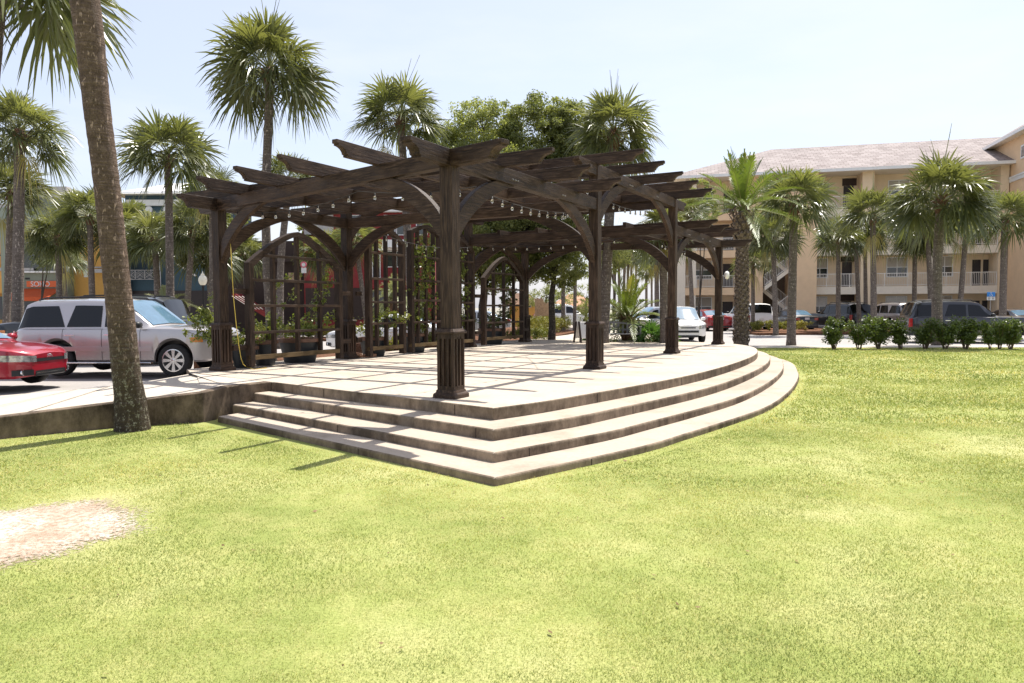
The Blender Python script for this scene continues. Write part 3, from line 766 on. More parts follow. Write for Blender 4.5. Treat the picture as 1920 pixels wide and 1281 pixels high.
# left side ---------------------------------------------------------------
palm('tall palm at the far left edge with a drooping crown against pale sky', 30, 23, (36, 238), 90, 18.5, GL, crown=0)
palm('low palm crown peeping from behind the tall left edge palm', 8, 26, (20, 350), 80, 12, GL, crown=3)
palm('slim palm between the leaning trunk and the pergola, crown over the teal roof', 319, 25, (315, 283), 93, 14, GL, crown=1)
palm('tallest palm, slender trunk rising behind the arch trellis into open sky', 509, 17.6, (504, 118), 116, 16.5, GB, ground=-.3, crown=2, bend=-9)
palm('palm left of the leaning trunk with its crown touching it', 174, 36, (168, 398), 68, 10.5, GL, crown=1)
palm('shaggy palm over the orange shop sign', 113, 37, (108, 436), 62, 10.5, GL, crown=0)
palm('short bushy palm beside the orange shop sign', 126, 41, (118, 482), 46, 8, GL, crown=3, boots=False)
palm('palm half hidden behind the right of the leaning trunk', 236, 38, (240, 425), 66, 10, GL, crown=2)
palm('palm in front of the teal balcony railing', 299, 36, (290, 440), 66, 11, GL, crown=0)
palm('dark dense palm crown beside the leftmost pergola corner', 346, 34, (360, 420), 72, 11, GL, crown=2)
palm('palm behind the street lamp with low hanging fronds', 405, 36, (385, 470), 62, 10, GL, crown=1)
palm('palm with crown showing just left of the tallest trunk top beam ends', 398, 31, (396, 352), 60, 10, GL, crown=3)
palm('leaning palm seen through the middle of the pointed arch trellis', 524, 30, (540, 330), 60, 13, GB, crown=1, bend=-6)
palm('palm trunk seen through the right of the pointed arch trellis', 593, 40, (610, 470), 52, 7.5, GB, crown=0)
palm('palm with crown filling the top of the arch trellis', 470, 42, (455, 470), 52, 8, GB, crown=2)
palm('palm with crown in the gap between the left and middle bays', 690, 40, (668, 450), 55, 9, GB, crown=1)
palm('palm rising behind the front corner post left of the oaks', 776, 22, (752, 212), 92, 15, GB, ground=-.3, crown=3)
palm('palm rising behind the middle bay right of the oaks', 1131, 23.2, (1150, 238), 92, 19, GB, ground=-.05, crown=2)
palm('palm with a thick trunk just left of the third front post', 1246, 23.1, (1243, 425), 62, 15, GB, ground=-.05, crown=0)
palm('palm trunk standing in the hedge by the tan board fence', 988, 32, (985, 440), 55, 8, GB, ground=-.1, crown=1)
palm('palm trunk beside the white pickup, nearer the oak', 1056, 36, (1056, 420), 55, 7.5, GB, crown=3)
palm('palm trunk just right of the white pickup window', 1077, 38, (1080, 430), 55, 6.5, GB, crown=0)
for i, (x, w, cx, cy, r, d) in enumerate(((1153, 5, 1150, 455, 34, 78), (1162, 5.5, 1160, 470, 32, 82), (1168.5, 5.5, 1172, 450, 34, 80), (1175.5, 5, 1178, 476, 30, 86), (1183, 4.2, 1184, 460, 32, 92), (1188.5, 4, 1194, 478, 28, 95), (1232, 9, 1231, 470, 44, 55), (1222, 4, 1222, 490, 28, 90))):
    palm(('thin far palm trunk in the close row right of the second front post' if i < 6 else 'far palm leaning near the third front post, thicker than its row' if i == 6 else 'far palm between the lone short palm and the third front post'),
         x, d, (cx, cy), r, w, 'distant palms by the beach road', far=True, boots=False, n=8)
palm('lone short far palm against white sky above the bench', 1212, 85, (1212, 508), 22, 5, 'distant palms by the beach road', far=True, boots=False, n=8)
# right side ------------------------------------------------------------
palm('palm at the lawn edge right of the feathery date palm', 1484, 30.2, (1489, 372), 78, 15, GR, ground=LAWN, crown=1)
palm('palm by the outdoor stairs with a low shaggy crown', 1455, 42, (1450, 438), 56, 9, GR, crown=0)
palm('small palm with reddish trunk between date palm and stairs', 1412, 46, (1412, 488), 42, 7, GR, crown=3)
palm('big broad crowned palm behind the grey SUV', 1758, 29.4, (1764, 362), 100, 17, GR, ground=LAWN, crown=2, bend=-3)
palm('palm left of the big crowned palm, in front of a balcony column', 1639, 41, (1637, 398), 66, 10.5, GR, crown=3)
palm('small palm above the parked black SUV', 1572, 45, (1572, 440), 50, 8, GR, crown=1)
palm('thin palm trunk left of the balcony column', 1612, 47, (1604, 425), 44, 7.5, GR, crown=0)
palm('dark thin palm trunk close against the balcony column', 1624, 48, (1622, 440), 44, 7, GR, crown=2)
palm('short palm in front of the middle upstairs window', 1714, 46, (1716, 446), 46, 8, GR, crown=0)
palm('palm trunk just left of the big crowned palm trunk', 1748, 44, (1740, 430), 48, 9, GR, crown=1)
palm('leaning palm trunk right of the big crowned palm', 1797, 43, (1812, 420), 50, 9, GR, crown=3)
palm('palm at the right edge beside the blue parking sign', 1880, 38, (1884, 405), 66, 11.5, GR, crown=1)
palm('pale palm crown behind the third bay beam ends', 1300, 44, (1290, 398), 44, 8, GR, crown=3)
# foreground leaning palm ----------------------------------------------------
def leaning():
    foot = G(249, 806, LAWN)
    t = thing('sabal_palm', 'large leaning palm in the foreground with lichen speckled lower trunk', 'palm tree', foot, 0., GL)
    ctr_px = [(249, 800, 66), (243.5, 745, 53), (237, 700, 49), (227, 600, 47), (216, 500, 45), (206, 400, 44.5), (194.5, 300, 44), (181.6, 200, 45), (171, 100, 48), (159, 0, 50)]
    pts, rad = [], []
    for i, (x, y, w) in enumerate(ctr_px):
        dd = foot.y - .06*i; p = D(x, y, dd); pts.append(tuple(p-foot)); rad.append(w*dd/F_*.5)
    pts[0] = (0, 0, -.05); last = Vector(pts[-1])
    pts += [tuple(last + Vector((-.2, -.05, 2.2))), tuple(last + Vector((-.35, -.08, 4.4)))]; rad += [.17, .16]
    child('trunk', trunk_mesh(pts, rad, 28, mat='near_bark', rough=.012, seed=3, sub=.05), t)
    lm, sm = CROWNS[2]; c = child('crown', lm, t, pts[-1], 1., 1.05); child('leaf_stalks', sm, c)
    child('boots', BOOTS[0], t, pts[-1], 0, .9)
leaning()
palm('palm with drooping fronds in the top left corner, behind the leaning trunk', -75, 12.6, (-4, -100), 218, 34, GL, ground=-.3, crown=2)

# feather palms ---------------------------------------------------------------
def feather_crown(seed, n=44, Lf=1.9, leaf=.34, up=86, low=-25, arch=.9, tint0=.4, nl=30):
    rg = np.random.default_rng(seed); VV, QQ, TT = [], [], []; nv = 0; st = MB()
    for i in range(n):
        f = (i+.5)/n; el = R_(up + (low-up)*f + rg.normal(0, 5)); az = i*2.39996 + rg.normal(0, .2)
        d = np.array([math.cos(el)*math.cos(az), math.cos(el)*math.sin(az), math.sin(el)]); s = np.array([-math.sin(az), math.cos(az), 0])
        l = Lf*rg.uniform(.85, 1.1)
        def spine(t): return d*l*t + np.array([0, 0, -1.])*arch*l*(.25+.55*f)*t**2.2
        st.tube([tuple(spine(t)) for t in (0, .25, .5, .75, 1)], [.026, .02, .014, .009, .004], 4)
        t = np.linspace(.14, .99, nl); C = np.stack([spine(q) for q in t]); Tg = unit(np.stack([spine(q+.02)-spine(q-.02) for q in t]))
        for sg in (-1, 1):
            ang = np.linspace(R_(68), R_(22), nl) + rg.normal(0, .07, nl)
            up_ = unit(np.cross(Tg, s)); up_ = up_*np.where(up_[:, 2:3] < 0, -1, 1)
            dr = np.cos(ang)[:, None]*Tg + np.sin(ang)[:, None]*(sg*s*.85 + up_*.45); dr = unit(dr)
            ll = leaf*(np.sin(np.clip(t*1.12, 0, 1)*PI)**.5*.9+.2)*rg.uniform(.85, 1.1, nl); w = .017
            side = unit(np.cross(dr, up_))
            m_ = C + dr*(ll*.5)[:, None]; e = C + dr*ll[:, None] - np.array([0, 0, 1.])*(.18*ll)[:, None]
            P = np.stack([C-side*w*.6, C+side*w*.6, m_-side*w, m_+side*w, e-side*.002, e+side*.002], 1).reshape(-1, 3)
            b0 = nv + np.arange(nl)*6
            QQ += [np.stack([b0, b0+1, b0+3, b0+2], 1), np.stack([b0+2, b0+3, b0+5, b0+4], 1)]
            VV.append(P); nv += nl*6; TT.append(np.full(nl*6, np.clip(tint0 + .35*(1-f)*(rg.random() < .6) + rg.normal(0, .1), 0, 1)))
    me = np_mesh('crown', np.concatenate(VV), quads=np.concatenate(QQ), tint=np.concatenate(TT))
    sm = bpy.data.meshes.new('leaf_stalks'); sm.from_pydata(st.v, [], st.f); sm.materials.append(M['petiole']); sm.update(); return me, sm
def date_palm():
    foot = G(1390, 648, -.40); foot.y = 28.2; foot.x = D(1390, 600, 28.2).x
    t = thing('date_palm', 'feathery date palm with diamond scarred trunk at the far end of the platform', 'palm tree', foot)
    k = foot.y/F_; b = MB(); top = D(1392, 405, foot.y) - foot; h = top.z
    def R(z): return k*(13.5 - 4.5*min(1, z/(.75*h)) if z < .75*h else 9. + 8*(z/h-.75)/.25)
    b.lathe([(R(0)*1.1, -.2), (R(0), .1), (R(h*.3)*.95, h*.3), (R(h*.6)*.92, h*.6), (R(h*.8)*.85, h*.8), (R(h)*.7, h), (.1, h+.2)], 18)
    tr = b.build('trunk', M['date_bark'], t, smooth=True)
    rg = np.random.default_rng(4); b = MB(); i = 0; z = .05
    while z < h:
        a = i*2.39996; r = R(z); up = z/h > .76
        w = k*(6.2 if not up else 5.5); l = (.26 if not up else rg.uniform(.3, .5)); out = .055 if not up else rg.uniform(.10, .26)
        c = Vector((math.cos(a), math.sin(a), 0)); s = Vector((-math.sin(a), math.cos(a), 0))
        p = c*r*.93 + Vector((0, 0, z)); q = c*(r+out) + Vector((0, 0, z+l*.75)); tip = c*(r+out*.55) + Vector((0, 0, z+l))
        b.add([tuple(p-s*w*.3), tuple(p+s*w*.3), tuple(q+s*w*.62), tuple(q-s*w*.62), tuple(tip+s*w*.2), tuple(tip-s*w*.2)], [(0, 1, 2, 3), (3, 2, 4, 5)])
        i += 1; z += h/330
    b.build('boots', M['date_bark'], t)
    lm, sm = feather_crown(6, 30, 2.95, .40, 84, -6, .6, .45, 44); lm.materials.append(M['feather_leaf'])
    c = child('crown', lm, t, top + Vector((0, 0, .25)), .4); child('leaf_stalks', sm, c)
date_palm()
def pindo(label, foot, h, Lf, seed, mat, s=1., n=36, arch=1.5, tint=.35, low=-20):
    t = thing('pindo_palm', label, 'palm tree', foot)
    b = MB(); b.lathe([(.2, -.1), (.24, .1), (.25, h*.6), (.3, h), (.08, h+.15)], 12)
    rg = np.random.default_rng(seed)
    for i in range(60):
        a = i*2.4; z = .05 + h*i/60; c = Vector((math.cos(a), math.sin(a), 0)); sd = Vector((-math.sin(a), math.cos(a), 0))
        p = c*.22+Vector((0, 0, z)); q = c*(.3+.2*i/60)+Vector((0, 0, z+.26))
        b.add([tuple(p-sd*.05), tuple(p+sd*.05), tuple(q+sd*.03), tuple(q-sd*.03)], [(0, 1, 2, 3)])
    b.build('trunk', M['boot_bark'], t)
    lm, sm = feather_crown(seed, n, Lf, .30, 84, low, arch, tint, 30); lm.materials.append(M[mat])
    c = child('crown', lm, t, (0, 0, h)); child('leaf_stalks', sm, c)
pindo('arching pindo palm with pale yellow green fronds behind the grey bench', (4.08, 25.1, -.03), .75, 2.25, 14, 'feather_leaf', tint=.6, arch=1.0)
pindo('silvery pindo palm behind the front of the silver SUV', (D(310, 600, 30).x, 30., -.4), 1.3, 2.1, 21, 'silver_leaf', tint=.5, n=40, low=-40)
pindo('pale feathery palm seen through the tall trellis beside the front corner post', (D(742, 600, 34).x, 34., -.4), 1.9, 2.0, 27, 'silver_leaf', tint=.45)

# leaf cloud plants -------------------------------------------------------------
def leaf_cloud(centres, radii, per, size, seed, tint=(.2, .9), flat=.75, norm_up=.5, asp=.55):
    """leaves scattered in many small clumps"""
    rg = np.random.default_rng(seed); C = np.asarray(centres, float); n = len(C)*per
    R = np.repeat(np.asarray(radii, float), per)
    d = rg.normal(size=(n, 3)); d = unit(d)*(rg.random(n)**.45)[:, None]; d[:, 2] *= flat
    P = np.repeat(C, per, 0) + d*R[:, None]
    nn = unit(rg.normal(size=(n, 3)) + np.array([0, 0, norm_up]) + d*.5)
    a = unit(np.cross(nn, rg.normal(size=(n, 3)))); b = np.cross(nn, a)
    s = size*rg.uniform(.6, 1.3, n)[:, None]
    Q = np.stack([P - a*s, P - b*s*asp - nn*s*.12, P + a*s, P + b*s*asp - nn*s*.12], 1).reshape(-1, 3)
    t = np.repeat(np.repeat(rg.uniform(tint[0], tint[1], len(C)), per)*.65 + rg.uniform(tint[0], tint[1], n)*.35, 4)
    return np_mesh('foliage', Q, quads=np.arange(n*4).reshape(-1, 4), tint=np.clip(t, 0, 1))
def oak(label, foot, crowns, trunk_r, seed, per=115, nclump=340, size=.044):
    t = thing('oak_tree', label, 'tree', foot); rg = np.random.default_rng(seed); foot = Vector(foot)
    cs, rs = [], []
    b = MB(); hub = Vector((0, 0, 1.5)); fork = Vector((.1, .1, 2.3))
    b.tube([(0, 0, -.2), (0.03, 0, .6), tuple(hub), tuple(fork)], [trunk_r*1.3, trunk_r, trunk_r*.9, trunk_r*.7], 10)
    for (c, r) in crowns:
        c = Vector(c) - foot; r = Vector(r)
        b.tube([tuple(fork), tuple(fork.lerp(c, .5) + Vector((.1, .1, .1))), tuple(c)], [trunk_r*.55, trunk_r*.35, trunk_r*.12], 7)
        for i in range(int(nclump*r.x*r.z/3.2)):
            d = rg.normal(size=3); d = d/np.linalg.norm(d)*(rg.random()**.28)
            q = Vector((c.x+d[0]*r.x, c.y+d[1]*r.y, c.z+d[2]*r.z)); cs.append(q); rs.append(rg.uniform(.16, .36))
            if i % 7 == 0: b.tube([tuple(c), tuple(c.lerp(q, .55)+Vector((0, 0, .08))), tuple(q)], [trunk_r*.12, trunk_r*.08, .008], 4)
    b.build('trunk', M['oak_bark'], t)
    me = leaf_cloud(cs, rs, per, size, seed+1, (.05, .95)); link_mesh('crown', me, M['oak_leaf'], t)
def C3(x, y, d): return tuple(D(x, y, d))
oak('oak with a rounded leafy crown above the front corner post', (D(905, 600, 26).x, 26, -.3),
    [(C3(905, 245, 26), (1.35, 1.3, 1.15)), (C3(862, 330, 25.5), (1.3, 1.3, 1.2)), (C3(950, 330, 25.5), (1.5, 1.5, 1.2)), (C3(905, 425, 25.5), (1.5, 1.4, 1.1)), (C3(832, 275, 26.5), (.9, 1.0, .8)), (C3(845, 440, 25.5), (1.0, 1.1, 1.5)), (C3(925, 500, 26.), (.95, 1.0, .9)), (C3(880, 475, 26), (1.0, 1.0, 1.0)), (C3(958, 440, 26.5), (1.2, 1.1, 1.0))], .17, 51)
oak('oak with a leafy crown behind the middle bay beside the far palm', (D(1034, 600, 25.5).x, 25.5, -.05),
    [(C3(1018, 245, 26), (1.5, 1.3, 1.2)), (C3(1090, 290, 26), (1.25, 1.2, 1.15)), (C3(1065, 230, 26), (.9, .9, .75)), (C3(1010, 350, 26), (1.5, 1.4, 1.2)), (C3(1050, 430, 25.5), (1.4, 1.3, 1.0)), (C3(985, 440, 25.5), (1.1, 1.2, 1.0)), (C3(1055, 505, 25.5), (.9, .9, .65)), (C3(990, 500, 25.5), (.75, .9, .5))], .12, 57)
oak('small bright broadleaf tree behind the right half of the middle bay', (D(1150, 600, 40).x, 40, -.4),
    [(C3(1150, 470, 40), (.95, 1.0, 1.3)), (C3(1128, 440, 40), (.8, .9, .8))], .09, 63, per=60)
oak('pale wispy tree beyond the white pickup', (D(1022, 600, 48).x, 48, -.5),
    [(C3(1020, 556, 48), (1.2, 1.2, .9)), (C3(1046, 560, 48), (1.2, 1.2, .8))], .10, 66, per=60, nclump=140)
oak('dark low tree right of the white pickup', (D(1098, 600, 50).x, 50, -.5),
    [(C3(1098, 560, 50), (1.3, 1.2, 1.1)), (C3(1110, 582, 49), (1.2, 1.0, .8))], .10, 69, per=60, nclump=140)
for i, (x, y, rx, d, lab) in enumerate(((228, 410, 1.7, 46, 'yellow green broadleaf tree behind the leaning trunk'), (420, 415, 1.5, 44, 'yellow green tree behind the leftmost pergola post'), (600, 440, 1.8, 48, 'yellow green tree in the top of the arch trellis'), (75, 430, 1.6, 48, 'yellow green tree between the yellow and grey shops'), (1310, 360, 1.2, 50, 'yellow green tree behind the third bay beam ends'))):
    oak(lab, (D(x, 600, d).x, d, -.5), [(C3(x, y, d), (rx, rx*.8, rx*.75)), (C3(x+14, y+40, d), (rx*.8, rx*.8, rx*.7))], .1, 80+i*3, per=50, nclump=110, size=.085)
# shrubs along the far edge of the lawn
def shrub_protos():
    out = []
    for sd in (101, 104, 107, 110):
        rg = np.random.default_rng(sd); cs, rs = [], []; b = MB()
        for i in range(9):
            a = rg.uniform(0, 2*PI); q = rg.uniform(.1, .3); h = rg.uniform(.7, 1.05)
            pts = [(math.cos(a)*.05*i/9, math.sin(a)*.05, 0), (math.cos(a)*q*.6, math.sin(a)*q*.6, h*.5), (math.cos(a)*q, math.sin(a)*q, h)]
            b.tube(pts, [.016, .011, .005], 5)
            for t in np.linspace(.34, 1.0, 9): cs.append((math.cos(a)*q*t + rg.normal(0, .055), math.sin(a)*q*t + rg.normal(0, .055), h*t)); rs.append(rg.uniform(.09, .17))
        me = leaf_cloud(cs, rs, 34, .036, sd, (.0, .8), .9); me.materials.append(M['shrub_leaf'])
        sm = bpy.data.meshes.new('stems'); sm.from_pydata(b.v, [], b.f); sm.materials.append(M['stem']); sm.update(); out.append((me, sm))
    return out
SP = shrub_protos()
SHL = ['small leafy shrub at the left end of the row along the lawn', 'shrub second from the left in the lawn edge row', 'tall pale topped shrub in front of the silver SUV rear', 'dark shrub left of the grey SUV rear wheel',
       'dark shrub touching the left of the big palm trunk', 'dark shrub touching the right of the big palm trunk', 'dark shrub in front of the grey SUV door', 'narrow shrub in front of the grey SUV front wheel', 'shrub second from the right end of the lawn row', 'bushy shrub at the right end of the lawn row']
for i, (x, ht, wd) in enumerate(((1563, 62, 1.0), (1611, 60, 1.0), (1648, 68, 1.12), (1690, 60, 1.12), (1735, 60, 1.05), (1772, 62, 1.05), (1810, 66, 1.05), (1857, 60, .8), (1874, 58, .7), (1896, 64, 1.0))):
    f_ = G(x, 655, LAWN); t = thing('shrub', SHL[i], 'shrub', f_, 0., 'shrubs along the far edge of the lawn')
    wd *= 1.16; s = ht*f_.y/F_/1.12; me, sm = SP[i % 4]
    child('foliage', me, t, rz=i*1.3, s=(s*wd, s*wd, s)); child('stems', sm, t, rz=i*1.3, s=(s*wd, s*wd, s))
# clipped hedges
def hedge(label, pts, w, h, seed, mat='hedge_leaf', dens=1600, tint=(.2, .95), size=.032, z0=0.):
    rg = np.random.default_rng(seed); P = [Vector(p) for p in pts]; org = P[0]; cs, rs = [], []
    for a, c in zip(P[:-1], P[1:]):
        ln = (c-a).length; n = max(3, int(ln*w*h*55)); d = (c-a).normalized(); s = Vector((-d.y, d.x, 0))
        for _ in range(n):
            q = a + d*rg.uniform(-.15, ln+.15) + s*rg.uniform(-.5, .5)*w; q.z = org.z + .08 + rg.random()**.7*(h-.12); cs.append(q-org); rs.append(rg.uniform(.10, .2))
    o = link_mesh('hedge', leaf_cloud(cs, rs, 46, size, seed, tint, .9), M[mat], loc=org)
    tag(o, label, 'hedge')
hedge('low dark green hedge beside the last rear post', [W(13.6, 6.9, -.03), W(15.6, 6.6, -.03), W(17.4, 7.4, -.03)], .8, .42, 201, 'hedge_leaf', tint=(.0, .5))
hedge('rounded yellow green hedge left of the white sign board', [W(18.2, 8.4, -.03), W(21.5, 9.4, -.03), W(24.0, 9.9, -.03)], 1.2, .72, 204, tint=(.3, .95))
hedge('long dark hedge seen through the far arch trellis', [W(9.4, 8.8, -.2), W(13.8, 9.2, -.2)], .8, .5, 207, tint=(.1, .7))
hedge('low clipped hedge on the kerbed island beside the white SUV', [G(1412, 621, ROAD+.14), G(1470, 621, ROAD+.14)], .9, .62, 210, tint=(.2, .8), size=.05)
hedge('reddish clipped hedge on the kerbed island before the black sedan', [G(1494, 621, ROAD+.14), G(1515, 621, ROAD+.14)], .9, .62, 213, tint=(.7, 1.), size=.05)
hedge('rusty clipped hedge beyond the street seen through the arch trellis', [Vector((-13.4, 37.6, ROAD+.14)), Vector((-7.5, 37.8, ROAD+.14))], 1., .6, 216, tint=(.6, 1.), size=.045)
hedge('green planting strip on the far island seen through the tall trellis', [Vector((-7.0, 37.8, ROAD+.14)), Vector((-3.4, 38.2, ROAD+.14))], 1., .6, 219, tint=(.1, .8), size=.045)
# palmetto clump right of the bench
def palmetto(label, foot, s, seed):
    t = thing('palmetto', label, 'plant', foot); me, sm = fan_crown(seed, .95, 30, 20, up=84, low=8, dead=0, stalks=0)
    me.materials.clear(); me.materials.append(M['palmetto_leaf']); c = child('foliage', me, t, (0, 0, .12), 0, s); child('leaf_stalks', sm, c)
palmetto('dark green palmetto clump between the bench and the third front post', (4.62, 23.75, -.1), .8, 301)
palmetto('smaller palmetto beside the white car, right of the third front post', (5.15, 24.1, -.1), .6, 305)
palmetto('palmetto half hidden left of the bench behind the second post', (2.85, 25.0, -.03), .5, 309)
# potted climbers by the trellises
def pot_plant(label, u, v, r, h, vines, seed, bush=.35, tint=(.15, .95), ground=0.):
    t = thing('potted_plant', label, 'potted plant', W(u, v, ground), ANG, 'potted climbers behind the trellis')
    b = MB(); b.lathe([(r*.72, 0), (r*.76, .03), (r*.97, h*.86), (r*.93, h*.87)], 20); p = b.build('pot', M['pot_dark'], t, smooth=False); smooth_by_angle(p)
    b = MB(); b.lathe([(r*.98, h*.84), (r*1.07, h*.86), (r*1.07, h), (r*.96, h), (r*.94, h*.88)], 20, cap=False); b.build('rim', M['pot_rim'], p)
    b = MB(); b.lathe([(.001, h*.9), (r*.93, h*.9)], 16, cap=False); b.build('soil', M['soil'], p)
    rg = np.random.default_rng(seed); cs, rs = [], []; st = MB()
    for i in range(10):
        a = rg.uniform(0, 2*PI); q = rg.uniform(.1, bush); hh = h + rg.uniform(.1, .5)
        st.tube([(0, 0, h*.85), (math.cos(a)*q*.5, math.sin(a)*q*.5, (h+hh)/2+.05), (math.cos(a)*q, math.sin(a)*q, hh)], [.01, .007, .003], 4)
        for k in (.5, .75, 1.): cs.append((math.cos(a)*q*k, math.sin(a)*q*k, h + (hh-h)*k)); rs.append(rg.uniform(.08, .16))
    for pts, den in vines:                     # vine paths in the trellis plane (du, z), hugging the bars
        P = [Vector((x, y, z)) for x, y, z in pts]; st.tube(P, .006, 5)
        for a, c in zip(P[:-1], P[1:]):
            for k in range(max(2, int((c-a).length*den))):
                q = a.lerp(c, rg.random()); cs.append((q.x+rg.normal(0, .05), q.y+rg.normal(0, .04), q.z+rg.normal(0, .05))); rs.append(rg.uniform(.05, .12))
    st.build('stems', M['stem'], t)
    link_mesh('foliage', leaf_cloud(cs, rs, 16, .034, seed+1, tint, 1., .2), M['vine_leaf'], t)
pot_plant('small dark potted shrub beside the corner post with the yellow cord', 1.98, 6.3, .26, .42, [((( 0, -.1, .5), (.05, -.3, .9), (-.15, -.35, 1.2)), 6)], 401)
pot_plant('tall dark pot with sprigs at the left foot of the pointed arch trellis', 2.55, 6.35, .25, .52, [(((0, -.2, .6), (.1, -.4, 1.1), (.25, -.42, 1.4), (.6, -.42, 1.55)), 7), (((0, -.2, .6), (-.1, -.42, 1.5), (.2, -.42, 1.75), (.5, -.42, 1.9), (.75, -.42, 1.82)), 7), (((0, -.2, .6), (.25, -.4, .85), (.65, -.45, .9)), 8)], 405, .4)
pot_plant('wide half barrel pot under the pointed arch trellis', 3.5, 6.35, .44, .52, [(((.1, -.2, .6), (.2, -.4, 1.3), (.35, -.45, 1.9), (.45, -.45, 2.15)), 14), (((-.1, -.2, .6), (.05, -.4, 1.1), (.3, -.45, 1.5), (.6, -.45, 1.75)), 14), (((.2, 0, .6), (.7, -.35, 1.0), (1.05, -.3, 1.2)), 12), (((-.2, -.1, .6), (-.15, -.35, 1.0), (.2, -.4, 1.45)), 12)], 409, .5)
pot_plant('dark pot with a yellow green bush bulging through the left tall trellis', 5.7, 6.15, .34, .46, [(((0, -.2, .5), (.1, -.5, .8), (.45, -.55, .95), (.75, -.5, .9)), 16), (((-.1, -.2, .5), (-.35, -.45, .8), (-.1, -.5, 1.05), (.3, -.5, 1.0)), 18)], 413, .5, (.45, 1.))
pot_plant('dark pot with a dense vine covering the tall trellis beside the front corner post', 7.3, 6.15, .36, .5, [(((.1*i-.6, -.3, .6), (.13*i-.6, -.36, 1.3), (.09*i-.5, -.4, 2.0), (.12*i-.6, -.38, 2.9)), 15) for i in range(9)], 417, .5, (.1, .9))
pot_plant('dark pot with tangled vine behind the front corner post', 8.9, 6.15, .36, .5, [(((.15*i-.6, -.3, .6), (.15*i-.6, -.36, 1.6), (.12*i-.5, -.4, 2.6)), 13) for i in range(8)], 421, .5, (.1, .8))
pot_plant('dark pot with a dark climbing vine under the far arch trellis', 11.7, 6.4, .42, .5, [(((.1*i-.2, -.3, .6), (.15*i-.1, -.42, 1.3), (.12*i, -.42, 2.0), (.1*i, -.42, 2.45)), 12) for i in range(7)], 425, .5, (.0, .55))
pot_plant('leafy potted shrub peeping out left of the corner post by the silver SUV headlight', 1.70, 6.60, .15, .4, [(((0, 0, .5), (-.05, .3, .8), (-.05, .5, 1.25)), 24), (((0, 0, .5), (-.2, .35, .75), (-.3, .62, 1.0)), 24), (((0, 0, .5), (-.2, .3, .6), (-.4, .5, .72)), 20), (((0, 0, .5), (-.05, .3, .9), (0, .35, 1.45)), 16)], 429, .3, (.3, .95))
# ================================================================== VEHICLES
def interp(tab, x):
    if x <= tab[0][0]: return tab[0][1]
    for (a, b), (c, d) in zip(tab, tab[1:]):
        if x <= c: return b + (d-b)*(x-a)/(c-a)
    return tab[-1][1]
SHAPES = {
 'suv': dict(L=5.13, W=1.0, sill=.36, rw=.40, ra=.485, axles=(.62, -.53), zmid=.80,
    deck=[(-1, .95), (-.985, 1.10), (-.9, 1.17), (.3, 1.18), (.40, 1.20), (.75, 1.18), (.92, 1.14), (.975, 1.09), (1, 1.0)],
    roof=[(-.985, 1.10), (-.955, 1.3), (-.875, 1.78), (-.80, 1.86), (-.3, 1.89), (.0, 1.87), (.11, 1.82), (.16, 1.73), (.40, 1.20)],
    wins=[(-.955, -.46, -.868, -.54), (-.44, -.10, -.37, -.10), (-.06, .32, -.06, .12)], ws=(.11, .385), rwn=(-.98, -.865), seams=(-.47, -.08, .30)),
 'crossover': dict(L=4.75, W=.93, sill=.32, rw=.36, ra=.43, axles=(.60, -.56), zmid=.74,
    deck=[(-1, .85), (-.98, 1.0), (-.9, 1.06), (.3, 1.03), (.42, 1.05), (.75, .98), (.92, .92), (.975, .86), (1, .79)],
    roof=[(-.98, 1.0), (-.94, 1.2), (-.80, 1.58), (-.70, 1.64), (-.3, 1.69), (.0, 1.67), (.08, 1.62), (.44, 1.05)],
    wins=[(-.86, -.5, -.74, -.54), (-.47, -.08, -.45, -.08), (-.04, .33, -.04, .08)], ws=(.06, .43), rwn=(-.97, -.80), seams=(-.5, -.06, .30)),
 'sedan': dict(L=4.8, W=.91, sill=.24, rw=.335, ra=.39, axles=(.60, -.56), zmid=.60,
    deck=[(-1, .80), (-.985, .95), (-.92, 1.0), (-.66, 1.0), (.3, .95), (.42, .96), (.7, .90), (.88, .83), (.96, .775), (1, .70)],
    roof=[(-.72, 1.0), (-.40, 1.38), (-.25, 1.44), (-.02, 1.46), (.10, 1.40), (.44, .96)],
    wins=[(-.52, -.12, -.36, -.12), (-.08, .36, -.08, .10)], ws=(.07, .42), rwn=(-.70, -.38), seams=(-.5, -.10, .32)),
}
